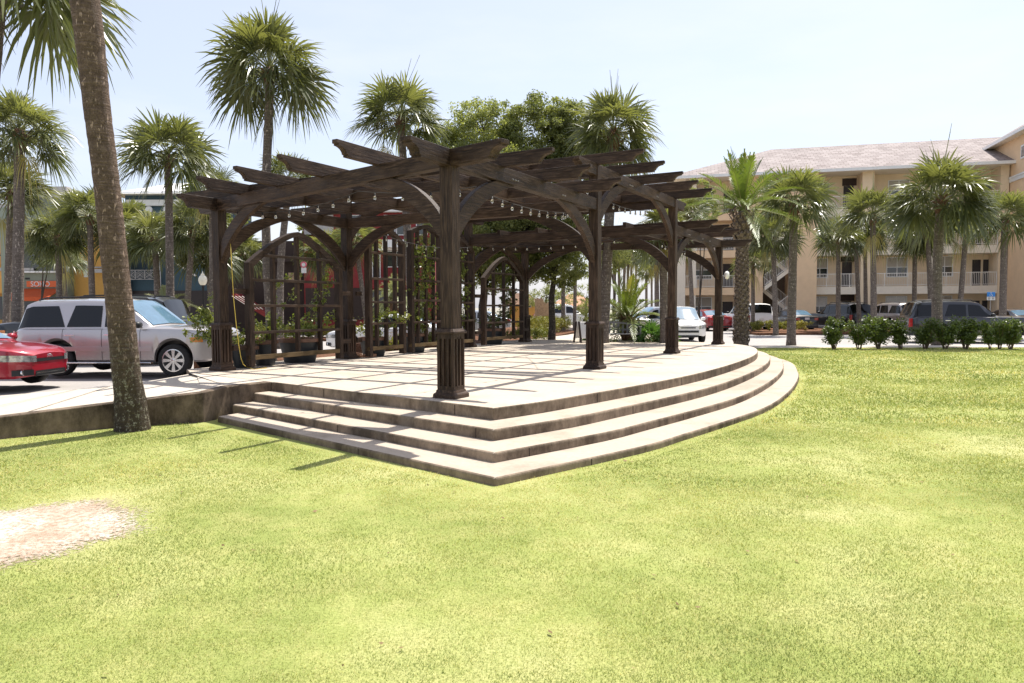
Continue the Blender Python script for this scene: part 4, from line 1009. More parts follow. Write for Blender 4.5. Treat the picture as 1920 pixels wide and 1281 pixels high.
def car(label, kind, loc, heading, paint_, detail=1, wheel='spoke', group=None, scale=1., glassm='glass_dark', rails=False, plate=True, name=None, grille=0):
    S = SHAPES[kind]; Lh = S['L']/2; Wd = S['W']
    t = thing(name or {'suv': 'parked_suv', 'crossover': 'parked_crossover', 'sedan': 'parked_sedan'}[kind], label, 'car', loc, heading, group)
    t.scale = (scale,)*3
    def wid(x):
        w = Wd
        if x > .72: w *= 1 - (.38 if kind == 'suv' else .42)*((x-.72)/.28)**2.6
        if x < -.85: w *= 1 - .16*((-x-.85)/.15)**2.2
        return w
    def arch(x):
        z = S['sill']
        for a in S['axles']:
            dx = (x-a)*Lh
            if abs(dx) < S['ra']: z = max(z, S['rw'] + math.sqrt(S['ra']**2-dx*dx))
        if x > .9: z += .05*(x-.9)/.1
        return z
    def section(x):
        w = wid(x); dk = interp(S['deck'], x); rf = interp(S['roof'], x) if S['roof'][0][0] <= x <= S['roof'][-1][0] else dk
        g = max(0., rf-dk); s = min(1., g/.45); zl = min(arch(x), dk-.12)
        wr = w*(.80 if kind != 'sedan' else .74)
        bx = x*Lh
        y7 = w*.84*(1-s)+wr*s
        rows = [(0, zl), (w*.90, zl), (w*.975, min(zl+.05, dk-.1)), (w, max(zl+.06, S['zmid']) if dk > S['zmid']+.15 else (zl+dk)/2+.02), (w*.992, max(dk-.12, zl+.07)), (w*.965, dk-.025), (w*.925, dk),
                (y7, dk+.86*g+.010*(1-s)), (y7*.945, dk+.965*g+.02*(1-s)), (y7*.62, dk+g+.034), (0, dk+g+.05)]
        return [Vector((bx, y, z)) for y, z in rows]
    xs = sorted(set([-1, -.992, -.975, -.955, .955, .975, .99, 1.] + [round(-.94+1.88*i/88, 4) for i in range(89)] + [p[0] for p in S['roof']] +
        [a+s*S['ra']/Lh*q for a in S['axles'] for s in (-1, 1) for q in (1.001, .999, .97)]))
    xs = [x for x in xs if -1 <= x <= 1]
    b = MB(); nr = 11; secs = [section(x) for x in xs]
    for sg in (1, -1):
        b0 = len(b.v)
        b.v += [(p.x, p.y*sg, p.z) for s_ in secs for p in s_]
        for i in range(len(xs)-1):
            for j in range(nr-1):
                q = (b0+i*nr+j, b0+(i+1)*nr+j, b0+(i+1)*nr+j+1, b0+i*nr+j+1)
                b.f.append(q if sg > 0 else q[::-1]); b.m.append(1 if j == 0 else 0)
    n = len(xs)
    for i in (0, n-1):
        f = [i*nr+j for j in range(nr)] + [n*nr+i*nr+j for j in range(nr-2, 0, -1)]
        b.f.append(tuple(f)); b.m.append(0)
    import bmesh
    me = bpy.data.meshes.new('body'); me.from_pydata(b.v, [], b.f); me.polygons.foreach_set('material_index', b.m)
    bm = bmesh.new(); bm.from_mesh(me); bmesh.ops.remove_doubles(bm, verts=bm.verts, dist=1e-4); bmesh.ops.recalc_face_normals(bm, faces=bm.faces); bm.to_mesh(me); bm.free()
    o = link_mesh('body', me, [M[paint_], M['black_trim']], t); smooth_by_angle(o, 32)
    def patch(name, fn, nu, nv, mat, parent=t, thick=.0):
        bb = MB(); bb.grid(fn, nu, nv); return bb.build(name, M[mat], parent, smooth=True)
    # side windows
    for sg in (1, -1):
        for xb0, xb1, xt0, xt1 in S['wins']:
            def fn(u, v, sg=sg):
                v2 = .07 + .86*v; x = (xb0+(xb1-xb0)*u)*(1-v) + (xt0+(xt1-xt0)*u)*v
                s_ = section(x); p = s_[6].lerp(s_[7], v2); 
                return (x*Lh, sg*(p.y+.012), p.z)
            patch('window', fn, 10, 5, glassm)
    def top(x, q):                     # q -1..1 across the car
        s_ = section(x); a = abs(q); pts = [s_[10], s_[9], s_[8], s_[7]]; k = [0, .6, .92, 1]
        for i in range(3):
            if a <= k[i+1]: p = pts[i].lerp(pts[i+1], (a-k[i])/(k[i+1]-k[i])); break
        return Vector((p.x, p.y*(1 if q >= 0 else -1), p.z))
    xa, xb = S['ws']
    patch('windscreen', lambda u, v: tuple(top(xa+(xb-xa)*u, -.93+1.86*v) + Vector((.012, 0, .012))), 8, 12, 'glass_blue')
    ra_, rb_ = S['rwn']
    patch('rear_window', lambda u, v: tuple(top(ra_+(rb_-ra_)*(.12+.80*u), -.93+1.86*v) + Vector((-.016, 0, .008))), 8, 12, glassm if kind != 'sedan' else 'glass_blue')
    # wheels
    for ax in S['axles']:
        for sg in (1, -1):
            c = (ax*Lh, sg*(Wd*.985-.115), S['rw']); r = S['rw']
            bb = MB(); bb.lathe([(r*.62, -.115), (r*.93, -.118), (r, -.085), (r, .085), (r*.93, .118), (r*.62, .115)], 28, (0, 0, 0), axis='y')
            w = bb.build('wheel', M['tyre'], t, smooth=False, loc=c); smooth_by_angle(w, 40)
            bb = MB(); bb.lathe([(r*.70, .105), (r*.70, .122), (r*.64, .124), (r*.62, .09)], 28, axis='y', cap=False)
            bb.lathe([(r*.15, .07), (r*.15, .112), (r*.1, .118), (.001, .118)], 14, axis='y')
            ns = 8 if wheel == 'spoke' else 5
            for k in range(ns):
                a = 2*PI*k/ns; d = Vector((math.cos(a), 0, math.sin(a))); e = Vector((-math.sin(a), 0, math.cos(a)))
                w0, w1 = r*.055, r*.115
                vs = [d*r*.1-e*w0, d*r*.1+e*w0, d*r*.66+e*w1, d*r*.66-e*w1]
                bb.add([(v.x, .085, v.z) for v in vs] + [(v.x, .116, v.z) for v in vs], [(4, 5, 6, 7), (0, 1, 5, 4), (1, 2, 6, 5), (2, 3, 7, 6), (3, 0, 4, 7)])
            if sg < 0: bb.v = [(x, -y, z) for x, y, z in bb.v]
            rm = bb.build('rim', M['rim'], w); smooth_by_angle(rm, 30)
    def xfront(y):
        a = min(1., abs(y)/Wd)
        if a <= (.62 if kind == 'suv' else .58): return 1.
        q_ = .38 if kind == 'suv' else .42
        return min(1., .72 + .28*(min(1., (1-a)/q_))**(1/2.6))
    def xrear(y):
        a = min(1., abs(y)/Wd)
        return -1. if a <= .84 else -(.85 + .15*((1-a)/.16)**(1/2.2))
    def fpatch(name, y0, y1, z0, z1, mat, off=.016, parent=t, rear=False, sl=0., n=8):
        def fn(u, v):
            y = y0+(y1-y0)*u; z = z0+(z1-z0)*v + sl*u
            x = (xrear(y)*Lh - off) if rear else (xfront(y)*Lh + off)
            dk = interp(S['deck'], .99); 
            return (x, y, z)
        return patch(name, fn, n, 3, mat, parent)
    if detail:
        w = Wd; zt = interp(S['deck'], .975)
        hl = {'suv': (.62, .84, .98), 'crossover': (.58, .66, .84), 'sedan': (.5, .57, .71)}[kind]
        for sg in (1, -1):
            h = fpatch('headlight', sg*w*hl[0]*.93, sg*w*.985, hl[1], hl[2]-.01, 'lamp_glass', .022, n=12, sl=.03 if kind != 'suv' else 0.)
            if kind == 'suv': fpatch('turn_signal', sg*w*.90, sg*w*.992, hl[1]+.005, hl[2]-.015, 'amber', .028, h, n=6)
            if kind == 'sedan':
                fpatch('fog_surround', sg*w*.55, sg*w*.88, .30, .42, 'black_trim', .018, n=8)
                bb = MB(); bb.lathe([(.058, 0), (.058, .02), (.04, .022), (.036, .008), (.001, .008)], 16, axis='x')
                bb.build('fog_lamp', M['chrome'], t, loc=(xfront(w*.74)*Lh+.012, sg*w*.74, .365))
        gz = {'suv': (.62, .96), 'crossover': (.50, .60), 'sedan': (.575, .645)}[kind]
        g = fpatch('grille', -w*.52, w*.52, gz[0], gz[1], 'black_trim', .014, n=10)
        if kind == 'crossover': fpatch('grille', -w*.36, w*.36, .70, .75, 'black_trim', .012, n=10)
        if kind == 'suv':
            for k in range(4): fpatch('grille_bar', -w*.5, w*.5, gz[0]+.03+.075*k, gz[0]+.055+.075*k, 'chrome', .024, g)
        lz = {'suv': (.40, .50), 'crossover': (.28, .38), 'sedan': (.29, .39)}[kind]
        fpatch('lower_intake', -w*.50, w*.50, lz[0], lz[1], 'black_trim', .014, n=10)
        if kind == 'sedan':
            fpatch('intake_strip', -w*.46, w*.46, .335, .35, 'chrome', .022)
            bb = MB(); bb.tube([(0, .075*math.cos(a), .052*math.sin(a)) for a in np.linspace(0, 2*PI, 21)], .009, 6)
            bb.tube([(0, .026*math.cos(a), .048*math.sin(a)) for a in np.linspace(0, 2*PI, 15)], .007, 6); bb.tube([(0, .055*math.cos(a), .022+.020*math.sin(a)) for a in np.linspace(0, 2*PI, 15)], .007, 6)
            bb.build('emblem', M['chrome'], t, loc=(Lh-.005, 0, .665))
        # rear lamps, plate
        tz = {'suv': (.72, 1.12), 'crossover': (.78, 1.0), 'sedan': (.76, .92)}[kind]
        for sg in (1, -1):
            fpatch('tail_light', sg*w*(.80 if kind == 'suv' else .55), sg*w*(.93 if kind == 'suv' else .985), tz[0], tz[1], 'tail_red', .014, rear=True, n=8)
        if plate: fpatch('licence_plate', -.16, .16, tz[0]+.03, tz[0]+.18, 'plate_white', .016, rear=True, n=2)
        fpatch('rear_bumper', -w*.97, w*.97, S['sill']+.03, S['sill']+.14, 'black_trim', .012, rear=True, n=16)
        for sg in (1, -1):                      # mirrors
            s_ = section(S['wins'][-1][1]-.02); bb = MB()
            bb.lathe([(.02, -.11), (.085, -.09), (.1, 0), (.085, .09), (.02, .11)], 10, axis='y')
            bb.v = [(x*.8, y, z*.85) for x, y, z in bb.v]
            bb.build('mirror', M[paint_ if kind != 'suv' else 'black_trim'], t, smooth=True, loc=(s_[6].x, sg*(s_[6].y+.13), s_[6].z+.09))
        for sg in (1, -1):
            for k, xh in enumerate(S['seams'][:2]):
                bb = MB(); bb.box(-.12, .12, -.012, .012, -.016, .016)
                s_ = section(xh+.075); bb.build('door_handle', M['chrome'], t, bevel=.006, loc=(s_[5].x, sg*(s_[4].y+.008), s_[4].z-.03))
            for xh in S['seams']:
                def fn(u, v, sg=sg, xh=xh):
                    s_ = section(xh); rows = s_[2:7]; f = v*3.999; i = int(f); p = rows[i].lerp(rows[i+1], f-i)
                    return (p.x + (u-.5)*.012, sg*(p.y+.0025), p.z)
                patch('door_seam', fn, 1, 16, 'black_trim')
            if kind == 'suv':
                bb = MB(); bb.box(-1.1, 1.06, -.05, .05, -.02, .02); bb.build('running_board', M['chrome'], t, bevel=.01, loc=(0, sg*(w+.0), .34))
                bb = MB(); bb.box(-1.25, 1.05, -.006, .006, -.055, .055); bb.build('side_moulding', M[paint_], t, bevel=.004, loc=(.02, sg*(w+.004), .68))
        if rails:
            for sg in (1, -1):
                bb = MB(); pts = [(x*Lh, sg*Wd*.66, interp(S['roof'], x)+.07 - (.05 if x in (-.78, .05) else 0)) for x in (-.78, -.7, -.35, 0, .05)]
                bb.tube(pts, .022, 6); bb.build('roof_rail', M['black_trim'], t, smooth=True)
    return t
CG, CF = 'vehicles parked along the left street', 'vehicles parked in front of the apartment building'
rl = ROAD+.004
# left street
car('silver SUV with chrome eight spoke wheels parked behind the leaning palm', 'suv', (-9.78, 18.42, -.497), R_(-3.5), 'paint_silver', rails=True, group=CG)
car('red sedan nosing in at the left edge beside the pavement', 'sedan', (-12.28, 15.35, -.50), R_(-3), 'paint_red', group=CG, glassm='glass_blue')
w = car('white sedan mostly cut off by the left edge, with a yellow and black side sticker', 'sedan', (-16.75, 20.9, -.5), R_(0), 'paint_white', group=CG)
b = MB(); b.box(-.36, .36, -.004, .004, -.17, .17); b.build('side_sticker', M['black_trim'], w, loc=(1.72, -.925, .70))
b = MB()
for dx in (-.12, .02, .16): b.lathe([(.05, -.003), (.05, .003)], 10, (dx, 0, dx*.5), axis='y'); b.lathe([(.028, -.006), (.028, .006)], 10, (dx, 0, dx*.5), 1, axis='y')
b.build('sticker_lettering', [M['yellow'], M['black_trim']], w, loc=(1.8, -.932, .70))
car('dark SUV whose roof shows above the silver SUV', 'suv', (-13.0, 22.4, -.5), R_(182), 'paint_black', group=CG, rails=True, scale=1.06)
car('white sedan across the street seen through the tall trellis bars', 'sedan', (-4.6, 27.4, ROAD), R_(180), 'paint_white', group=CG)
car('silver car far off seen through the far arch trellis', 'sedan', (D(890, 600, 47).x, 47., ROAD), R_(175), 'paint_grey', group=CG)
car('white topped pickup beyond the yellow green hedge', 'suv', (D(1062, 600, 57).x, 57., ROAD), R_(4), 'paint_white', group=CG, glassm='glass_dark')
car('dark car glimpsed behind the palmetto clump, white roof edge', 'crossover', (D(1222, 600, 40).x, 40., ROAD), R_(190), 'paint_grey', group=CG)
# right, in front of the building
car('white crossover facing the lawn behind the third front post', 'crossover', (D(1276, 600, 35.6).x, 35.7, ROAD), R_(-94), 'paint_white', group=CF, glassm='glass_blue')
car('red sedan seen from behind left of the last front post', 'sedan', (D(1326, 600, 51).x, 51.3, ROAD), R_(100), 'paint_maroon', group=CF, glassm='glass_blue')
car('white SUV seen from behind just right of the date palm', 'suv', (D(1404, 600, 50).x, 50.5, ROAD), R_(94), 'paint_white', group=CF)
car('black sedan seen from behind under the outdoor stairs', 'sedan', (D(1488, 600, 50).x, 50.5, ROAD), R_(94), 'paint_black', group=CF)
car('black SUV seen from behind right of the stair tower', 'suv', (D(1573, 600, 50).x, 50.0, ROAD), R_(100), 'paint_black', group=CF, rails=True)
car('silver SUV seen from behind half hidden by the pale topped shrub', 'suv', (D(1668, 600, 50).x, 50.0, ROAD), R_(97), 'paint_silver', group=CF, rails=True)
car('large dark grey SUV parked side on behind the lawn edge shrubs', 'suv', (D(1812, 600, 33.2).x, 33.4, ROAD), R_(-11), 'paint_dark', group=CF, rails=True, scale=1.02)
car('dark sedan at the right edge behind the grey SUV bonnet', 'sedan', (D(1899, 600, 46).x, 46.5, ROAD), R_(96), 'paint_dark', group=CF)

# ================================================================== BUILDINGS
# apartment building: local x along the facade (left to right), local y into the building
FA, FB = Vector((14.85, 61.5, 0)), Vector((38.0, 55.6, 0))
fd = (FB-FA).normalized(); fa = math.atan2(fd.y, fd.x)
apt = thing('apartment_building', 'four storey peach apartment building with balconies, outdoor stairs and pale shingle roof', 'building', (FA.x, FA.y, ROAD), fa)
def fs(px):                            # facade coordinate of an image column
    a = ray(px, 573); t = (FA.x*fd.y - FA.y*fd.x)/(a[0]*fd.y - a[1]*fd.x)
    return (a[0]*t-FA.x)*fd.x + (a[1]*t-FA.y)*fd.y
def fz(px, py):
    a = ray(px, py); t = (FA.x*fd.y - FA.y*fd.x)/(a[0]*fd.y - a[1]*fd.x); return EYE + a[2]*t - ROAD
LV = [0, fz(1600, 537.5), fz(1600, 464.5), fz(1600, 391.5)]; EAVE = fz(1600, 319.5)
def part(name, boxes, mat, parent=None, bevel=0.):
    b = MB()
    for q in boxes: b.box(*q)
    return b.build(name, M[mat] if isinstance(mat, str) else mat, parent or apt, bevel=bevel)
S0, S1, S2, S3, S4 = fs(1284), fs(1400), fs(1430), fs(1478), fs(1527)
S5, S6, S7, S8, S9 = fs(1612), fs(1634), fs(1741), fs(1868), fs(1884)
BD = 1.7                               # depth of the recessed balconies
part('wall', [(S0-.6, S1, BD, BD+.3, 0, EAVE)], 'stucco_cream'); part('wall', [(S4, S9, BD+.004, BD+.3, 0, EAVE)], 'stucco_cream')
part('wall', [(S1, S2, 0, 3.2, 0, EAVE)], 'stucco_peach'); part('stair_tower', [(S3, S4, -.9, 3.2, 0, EAVE-.18)], 'stucco_peach')
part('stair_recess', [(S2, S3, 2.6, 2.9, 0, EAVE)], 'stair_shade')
part('core', [(S0-.6, fs(1990), 3.21, 14, 0, EAVE)], 'stucco_tan')
part('pillar', [(S0-.7, S0+.02, -.05, BD, 0, EAVE)], 'trim_cream'); part('pillar', [(S0+.55, S0+.9, -.02, .35, 0, EAVE)], 'trim_cream')
part('pillar', [(S5, S6, -.08, BD, 0, EAVE-.02)], 'stucco_cream'); part('pillar', [(S7, S7+.28, -.05, .3, 0, EAVE-.02)], 'trim_cream')
part('pillar', [(S8, S9, -.12, BD, 0, EAVE-.02)], 'stucco_cream')
bays = [(S0+.02, S1), (S4, S5), (S6, S7), (S7+.28, S8)]
for lv in LV[1:]:
    for i, (a, c) in enumerate(bays):
        part('balcony_slab', [(a+.003, c-.003, -.06, BD-.003, lv-.62, lv)], 'stucco_peach' if i == 0 else 'trim_cream')
        b = MB(); z0, z1 = lv+.08, lv+1.06
        b.box(a+.02, c-.02, -.02, .04, z1-.05, z1); b.box(a+.02, c-.02, -.012, .032, z0, z0+.04)
        k = int((c-a)/.125)
        for j in range(k+1):
            x = a+.05 + (c-a-.1)*j/k; r = .028 if j % 14 == 7 else .011
            b.box(x-r, x+r, .01-r, .01+r, lv if r > .02 else z0, z1-.03)
        b.build('balcony_railing', M['white_rail'], apt)
def window(s0, s1, z0, z1, y, blind=True, gm='glass_window', bm='blind'):
    b = MB(); w = .07
    for q in ((s0-w, s1+w, y-.06, y, z0-w, z0), (s0-w, s1+w, y-.06, y, z1, z1+w), (s0-w, s0, y-.058, y, z0, z1), (s1, s1+w, y-.058, y, z0, z1), ((s0+s1)/2-.03, (s0+s1)/2+.03, y-.05, y, z0, z1), (s0, s1, y-.045, y, (z0+z1)/2-.03, (z0+z1)/2+.03)): b.box(*q)
    f = b.build('window', M['white_trim'], apt)
    b = MB(); b.box(s0, s1, y-.02, y-.004, z0, z1); b.build('pane', M[gm], f)
    if blind:
        b = MB(); b.box(s0+.02, s1-.02, y-.032, y-.022, (z0+z1)/2+.03, z1-.02); b.build('blind', M[bm], f)
def zpx(px, y0, y1): return fz(px, y1), fz(px, y0)
for li, lv in enumerate([.0] + LV[1:]):
    dz = lv + .9
    for x0, x1, bl in ((1297, 1334, 1), (1529, 1556, 1), (1672, 1710, 1), (1768, 1797, 1)):
        a, c = fs(x0), fs(x1)
        if li == 0: window(a, c, dz, dz+1.55, BD, True, 'glass_window', 'curtain_white' if x0 in (1529, 1672) else 'blind')
        else: window(a, c, lv+.85, lv+2.35, BD)
    for x0, x1 in ((1356, 1376), (1585, 1604), (1836, 1852), (1857, 1867)):
        a, c = fs(x0), fs(x1); d = part('door', [(a, c, BD-.05, BD, lv+.01, lv+2.1)], 'door_dark')
        part('handle', [(a+.08, a+.13, BD-.1, BD-.051, lv+.95, lv+1.05)], 'steel', d)
    part('doorway_recess', [(fs(1583)-.02, fs(1610), BD-.025, BD+.001, lv+2.12, lv+2.72)], 'brown_dark')
for sx in (1420, 1700, 1785):
    b = MB(); b.lathe([(.16, 0), (.16, .06), (.08, .12)], 12, (fs(sx), .7, LV[2]-.76)); b.build('ceiling_light', M['lamp_globe'], apt)
# outdoor stairs in the recess
for i in range(3):
    z0, z1 = LV[i], LV[i+1]; zm = (z0+z1)/2
    for k, (xa, za, xb_, zb_, y0) in enumerate(((S2+.1, z0+.1, S3-.05, zm, -.5), (S3-.05, zm, S2+.1, z1, 1.0))):
        b = MB(); b.prism([(xa, za-.38), (xa, za), (xb_, zb_), (xb_, zb_-.38)], y0, y0+.12, lambda p, t: (p[0], t, p[1])); b.prism([(xa, za-.2), (xa, za-.05), (xb_, zb_-.05), (xb_, zb_-.2)], y0+.12, y0+1.2, lambda p, t: (p[0], t, p[1]))
        b.build('stair_flight', M['trim_cream'], apt)
        b = MB()
        for h in (.1, .95): b.tube([(xa, y0+.05, za+h), (xb_, y0+.05, zb_+h)], .03, 6)
        for j in range(17):
            t = j/16; x = xa+(xb_-xa)*t; z = za+(zb_-za)*t; b.tube([(x, y0+.05, z+.05), (x, y0+.05, z+.95)], .014, 4)
        b.build('stair_railing', M['white_rail'], apt)
# roofs: local profile
RIDGE_Y, RIDGE_Z = 7.5, EAVE + 3.55
XL, XR = S0-1.6, fs(1990)
def roof(name, vs, fs_):
    b = MB(); b.add(vs, fs_); return b.build(name, M['shingle'], apt)
ey = -1.0
hx = fs(1440) + .8
roof('roof', [(XL, ey, EAVE), (XR, ey, EAVE), (XR, RIDGE_Y, RIDGE_Z), (hx, RIDGE_Y, RIDGE_Z), (XL, 15.5, EAVE), (XR, 15.5, EAVE)], [(0, 1, 2, 3), (0, 3, 4), (4, 3, 2, 5)])
part('eave_fascia', [(XL, XR, ey-.06, ey-.003, EAVE-.2, EAVE+.03)], 'white_trim'); part('soffit', [(XL, XR, ey, BD+.2, EAVE-.17, EAVE-.12)], 'trim_cream')
# projecting gabled wing at the right edge
wing = thing('apartment_wing', 'taller projecting peach wing with a white cornice at the right edge of the apartment building', 'building', (FA.x, FA.y, ROAD), fa)
w0 = fs(1886); w1 = w0 + 9.; wt = 10.65 - ROAD + 3.3; yb = 4.2; yf = -11.
b = MB(); b.box(w0, w1, yf, yb, 0, wt); b.build('wall', M['stucco_peach'], wing)
b = MB(); e = .75
b.add([(w0-e, yf-e, wt+.02), (w1+e, yf-e, wt+.02), (w1+e, yb+e, wt+.02), (w0-e, yb+e, wt+.02), ((w0+w1)/2, yf+4.5, wt+3.3), ((w0+w1)/2, yb-4.5, wt+3.3)], [(0, 1, 4), (1, 2, 5, 4), (2, 3, 5), (3, 0, 4, 5)]); b.build('roof', M['shingle'], wing)
b = MB(); b.box(w0-e-.05, w0-e+.05, yf-e, yb+e+.05, wt-.22, wt+.015); b.box(w0-e+.051, w1+e, yb+e-.05, yb+e+.05, wt-.22, wt+.015); b.build('fascia', M['white_trim'], wing)
b = MB(); b.box(w0-e+.06, w0-.003, yf, yb+e-.06, wt-.16, wt-.11); b.build('soffit', M['trim_cream'], wing)
b = MB(); b.box(w0-.10, w0-.003, yf, -.2, 11.05-ROAD-.5, 11.05-ROAD-.1); b.box(w0-.16, w0-.101, yf, -.2, 11.05-ROAD-.22, 11.05-ROAD-.1); b.build('cornice', M['white_trim'], wing)
b = MB(); b.box(w0-.07, w0-.003, -2.75, -1.95, 12.5-ROAD-.5, 12.5-ROAD+.5); f = b.build('window', M['white_trim'], wing)
b = MB(); b.box(w0-.08, w0-.071, -2.62, -2.08, 12.5-ROAD-.38, 12.5-ROAD+.38); b.build('pane', M['glass_window'], f)
# parking sign
sgp = D(1856, 600, 47); sgp.z = ROAD
t = thing('parking_sign', 'blue parking sign with a white plate on a thin post by the right doorway', 'sign', sgp)
k = 47/F_; zt_ = D(1856, 555, 47).z - ROAD
b = MB(); b.tube([(0, 0, 0), (0, 0, zt_+.1)], .03, 6); b.build('post', M['steel'], t)
b = MB(); b.box(-.27, .27, -.06, -.035, zt_-.05, zt_+.25); b.build('blue_panel', M['sign_blue'], t, bevel=.01)
b = MB(); b.box(-.27, .27, -.06, -.035, zt_-.28, zt_-.062); b.build('white_plate', M['plate_white'], t)
b = MB(); b.lathe([(.03, -.004), (.03, .004)], 10, (-.02, -.066, zt_+.20), axis='y'); b.tube([(.09*math.cos(a), -.064, zt_+.05+.085*math.sin(a)) for a in np.linspace(PI*.9, PI*2.1, 12)], .012, 4); b.tube([(-.02, -.064, zt_+.17), (-.01, -.064, zt_+.08), (.06, -.064, zt_+.08), (.10, -.064, zt_+.0)], .014, 4)
b.build('wheelchair_symbol', M['plate_white'], t)
b = MB(); b.box(-.2, -.06, -.066, -.061, zt_-.24, zt_-.1); b.box(.06, .2, -.066, -.061, zt_-.24, zt_-.1); b.build('arrow_mark', M['steel'], t)

# ------------------------------------------------------------------ shops on the left
def block(name, label, px0, px1, d, ytop, mat, depth=8., ang=0.):
    a, c = D(px0, 576, d), D(px1, 576, d); h = D((px0+px1)/2, ytop, d).z - ROAD
    t = thing(name, label, 'building', (a.x, d, ROAD), ang); wd = c.x-a.x
    b = MB(); b.box(0, wd, 0, depth, 0, h); b.build('wall', M[mat], t)
    def loc(px, py): p = D(px, py, d); return (p.x-a.x, p.z-ROAD)
    def bx(nm, x0, x1, y0, y1, m, o0=-.05, o1=-.003, parent=None):
        (xa, zb2), (xb2, za) = loc(x0, y1), loc(x1, y0)
        b = MB(); b.box(xa, xb2, o0, o1, zb2, za); return b.build(nm, M[m], parent or t)
    return t, loc, bx, wd, h
# yellow corner shop at the left edge
t, loc, bx, wd, h = block('yellow_shop', 'yellow three storey shop building at the far left edge', -120, 22, 50, 392, 'ochre')
bx('cornice', -120, 24, 384, 397, 'grey_roof', -.5); bx('recess', -118, 19, 412, 445, 'door_dark', -.03); bx('recess', -118, 19, 478, 508, 'door_dark', -.03)  # flat recess panels: balcony shade put into their dark colour
bx('recess_wall', -118, 12, 414, 443, 'ochre', -.045, -.032); bx('recess_wall', -118, 12, 480, 506, 'ochre', -.045, -.032)
bx('parapet', -120, 20, 449, 476, 'ochre', -.7); bx('parapet', -120, 20, 510, 551, 'ochre', -.7); bx('railing', -120, 20, 441, 447, 'grey_roof', -.66, -.6); bx('railing', -120, 20, 503, 509, 'grey_roof', -.66, -.6)
bx('shopfront', -118, 20, 556, 600, 'glass_window', -.06); bx('corner_trim', 20.2, 24, 392, 600, 'sage', -.75, 0)
# grey green shop with the orange sign
t, loc, bx, wd, h = block('grey_shop', 'grey green shop with orange name sign and orange awning behind the left palms', 24, 132, 50, 352, 'sage')
bx('parapet', 23, 133, 352, 372, 'grey_roof', -.5); bx('gallery', 40, 130, 470, 508, 'glass_window', -.06); bx('gallery_band', 24, 132, 508.5, 512, 'white_trim', -.35); bx('ledge', 24, 132, 450, 458, 'grey_roof', -.6)
bx('railing', 46, 68, 503, 508, 'grey_roof', -.3, -.26); bx('vent', 48, 56, 521, 524, 'black_trim', -.06)
s = bx('name_sign', 53, 108, 527, 538.5, 'sign_orange', -.16)
def lettering(txt, parent, x, y, z, size, mat, name, ext=.015, rz=0., sx=1.):
    cu = bpy.data.curves.new(name, 'FONT'); cu.body = txt; cu.size = size; cu.extrude = ext; cu.align_x = 'CENTER'
    o = bpy.data.objects.new(name, cu); col.objects.link(o); dg = bpy.context.evaluated_depsgraph_get(); me = bpy.data.meshes.new_from_object(o.evaluated_get(dg))
    bpy.data.objects.remove(o); o = bpy.data.objects.new(name, me); col.objects.link(o); me.materials.clear(); me.materials.append(M[mat]); o.parent = parent
    o.location = (x, y, z); o.rotation_euler = (PI/2, 0, rz); o.scale = (sx, 1, 1); return o
lx, lz = loc(79, 537.5)
lettering('SOHO', s, lx, -.18, lz, .52, 'plate_white', 'sign_lettering', sx=.92)
(xa, za), (xb_, zb_) = loc(38, 565), loc(118, 541)
b = MB(); b.prism([(-.05, zb_), (-1.6, za+.28), (-1.6, za), (-1.55, za), (-1.55, za+.24), (-.05, zb_-.06)], xa, xb_, lambda p, t_: (t_, p[0], p[1])); b.build('awning', M['orange'], t)
bx('shopfront', 26, 128, 566, 600, 'glass_window', -.06); bx('corner_trim', 125, 132.5, 470, 600, 'sage', -.5, 0)
# middle yellow building
t, loc, bx, wd, h = block('yellow_building', 'yellow rendered building partly behind the leaning palm trunk', 132.8, 243, 50.5, 440, 'ochre')
bx('railing', 180, 205, 505, 512, 'grey_roof', -.35, -.3); bx('band', 134, 243, 500, 503, 'grey_roof', -.1); bx('window', 158, 164, 490, 520, 'white_trim', -.05)
bx('shopfront', 134, 240, 560, 600, 'brown_dark', -.06)
# teal building
t, loc, bx, wd, h = block('teal_building', 'dark teal building with white band, round white discs and patterned balcony railing', 240.5, 396, 49, 366, 'teal_dark')
bx('corner_trim', 239, 247, 470, 600, 'teal_dark', -.6, -.06); bx('parapet_band', 239, 397, 375, 386.5, 'white_trim', -.2); bx('cornice', 238, 398, 361, 366.5, 'white_trim', -.6)
bx('porch', 248, 297, 474, 524, 'teal_shade', -.05); bx('column', 297, 303.5, 488, 545, 'white_trim', -.6, -.2)  # porch opening is a flat panel, its shade put into a darker teal
for cx in (246, 280, 313, 347, 380):
    x, z = loc(cx, 393.5); b = MB(); b.lathe([(.24, -.1), (.24, -.003)], 24, (x, 0, z), axis='y'); b.build('round_disc', M['white_trim'], t)
b = MB(); (x0, z0), (x1, z1) = loc(245, 525), loc(297, 507)
b.box(x0, x1, -.62, -.58, z1-.04, z1); b.box(x0, x1, -.62, -.58, z0, z0+.04)
for k in range(4):
    x = x0 + (x1-x0)*k/3; b.box(x-.02, x+.02, -.62, -.58, z0, z1)
    if k < 3:
        cx = x + (x1-x0)/6
        for r in (.25, .16, .07): b.tube([(cx+r*math.cos(a), -.6, (z0+z1)/2+r*math.sin(a)) for a in np.linspace(0, 2*PI, 21)], .014, 4)
        for a in (PI/4, 3*PI/4): b.tube([(cx-.42*math.cos(a), -.6, (z0+z1)/2-.3*math.sin(a)), (cx+.42*math.cos(a), -.6, (z0+z1)/2+.3*math.sin(a))], .012, 4)
b.build('patterned_railing', M['grey_roof'], t)
bx('shopfront', 248, 392, 545, 600, 'door_dark', -.06)
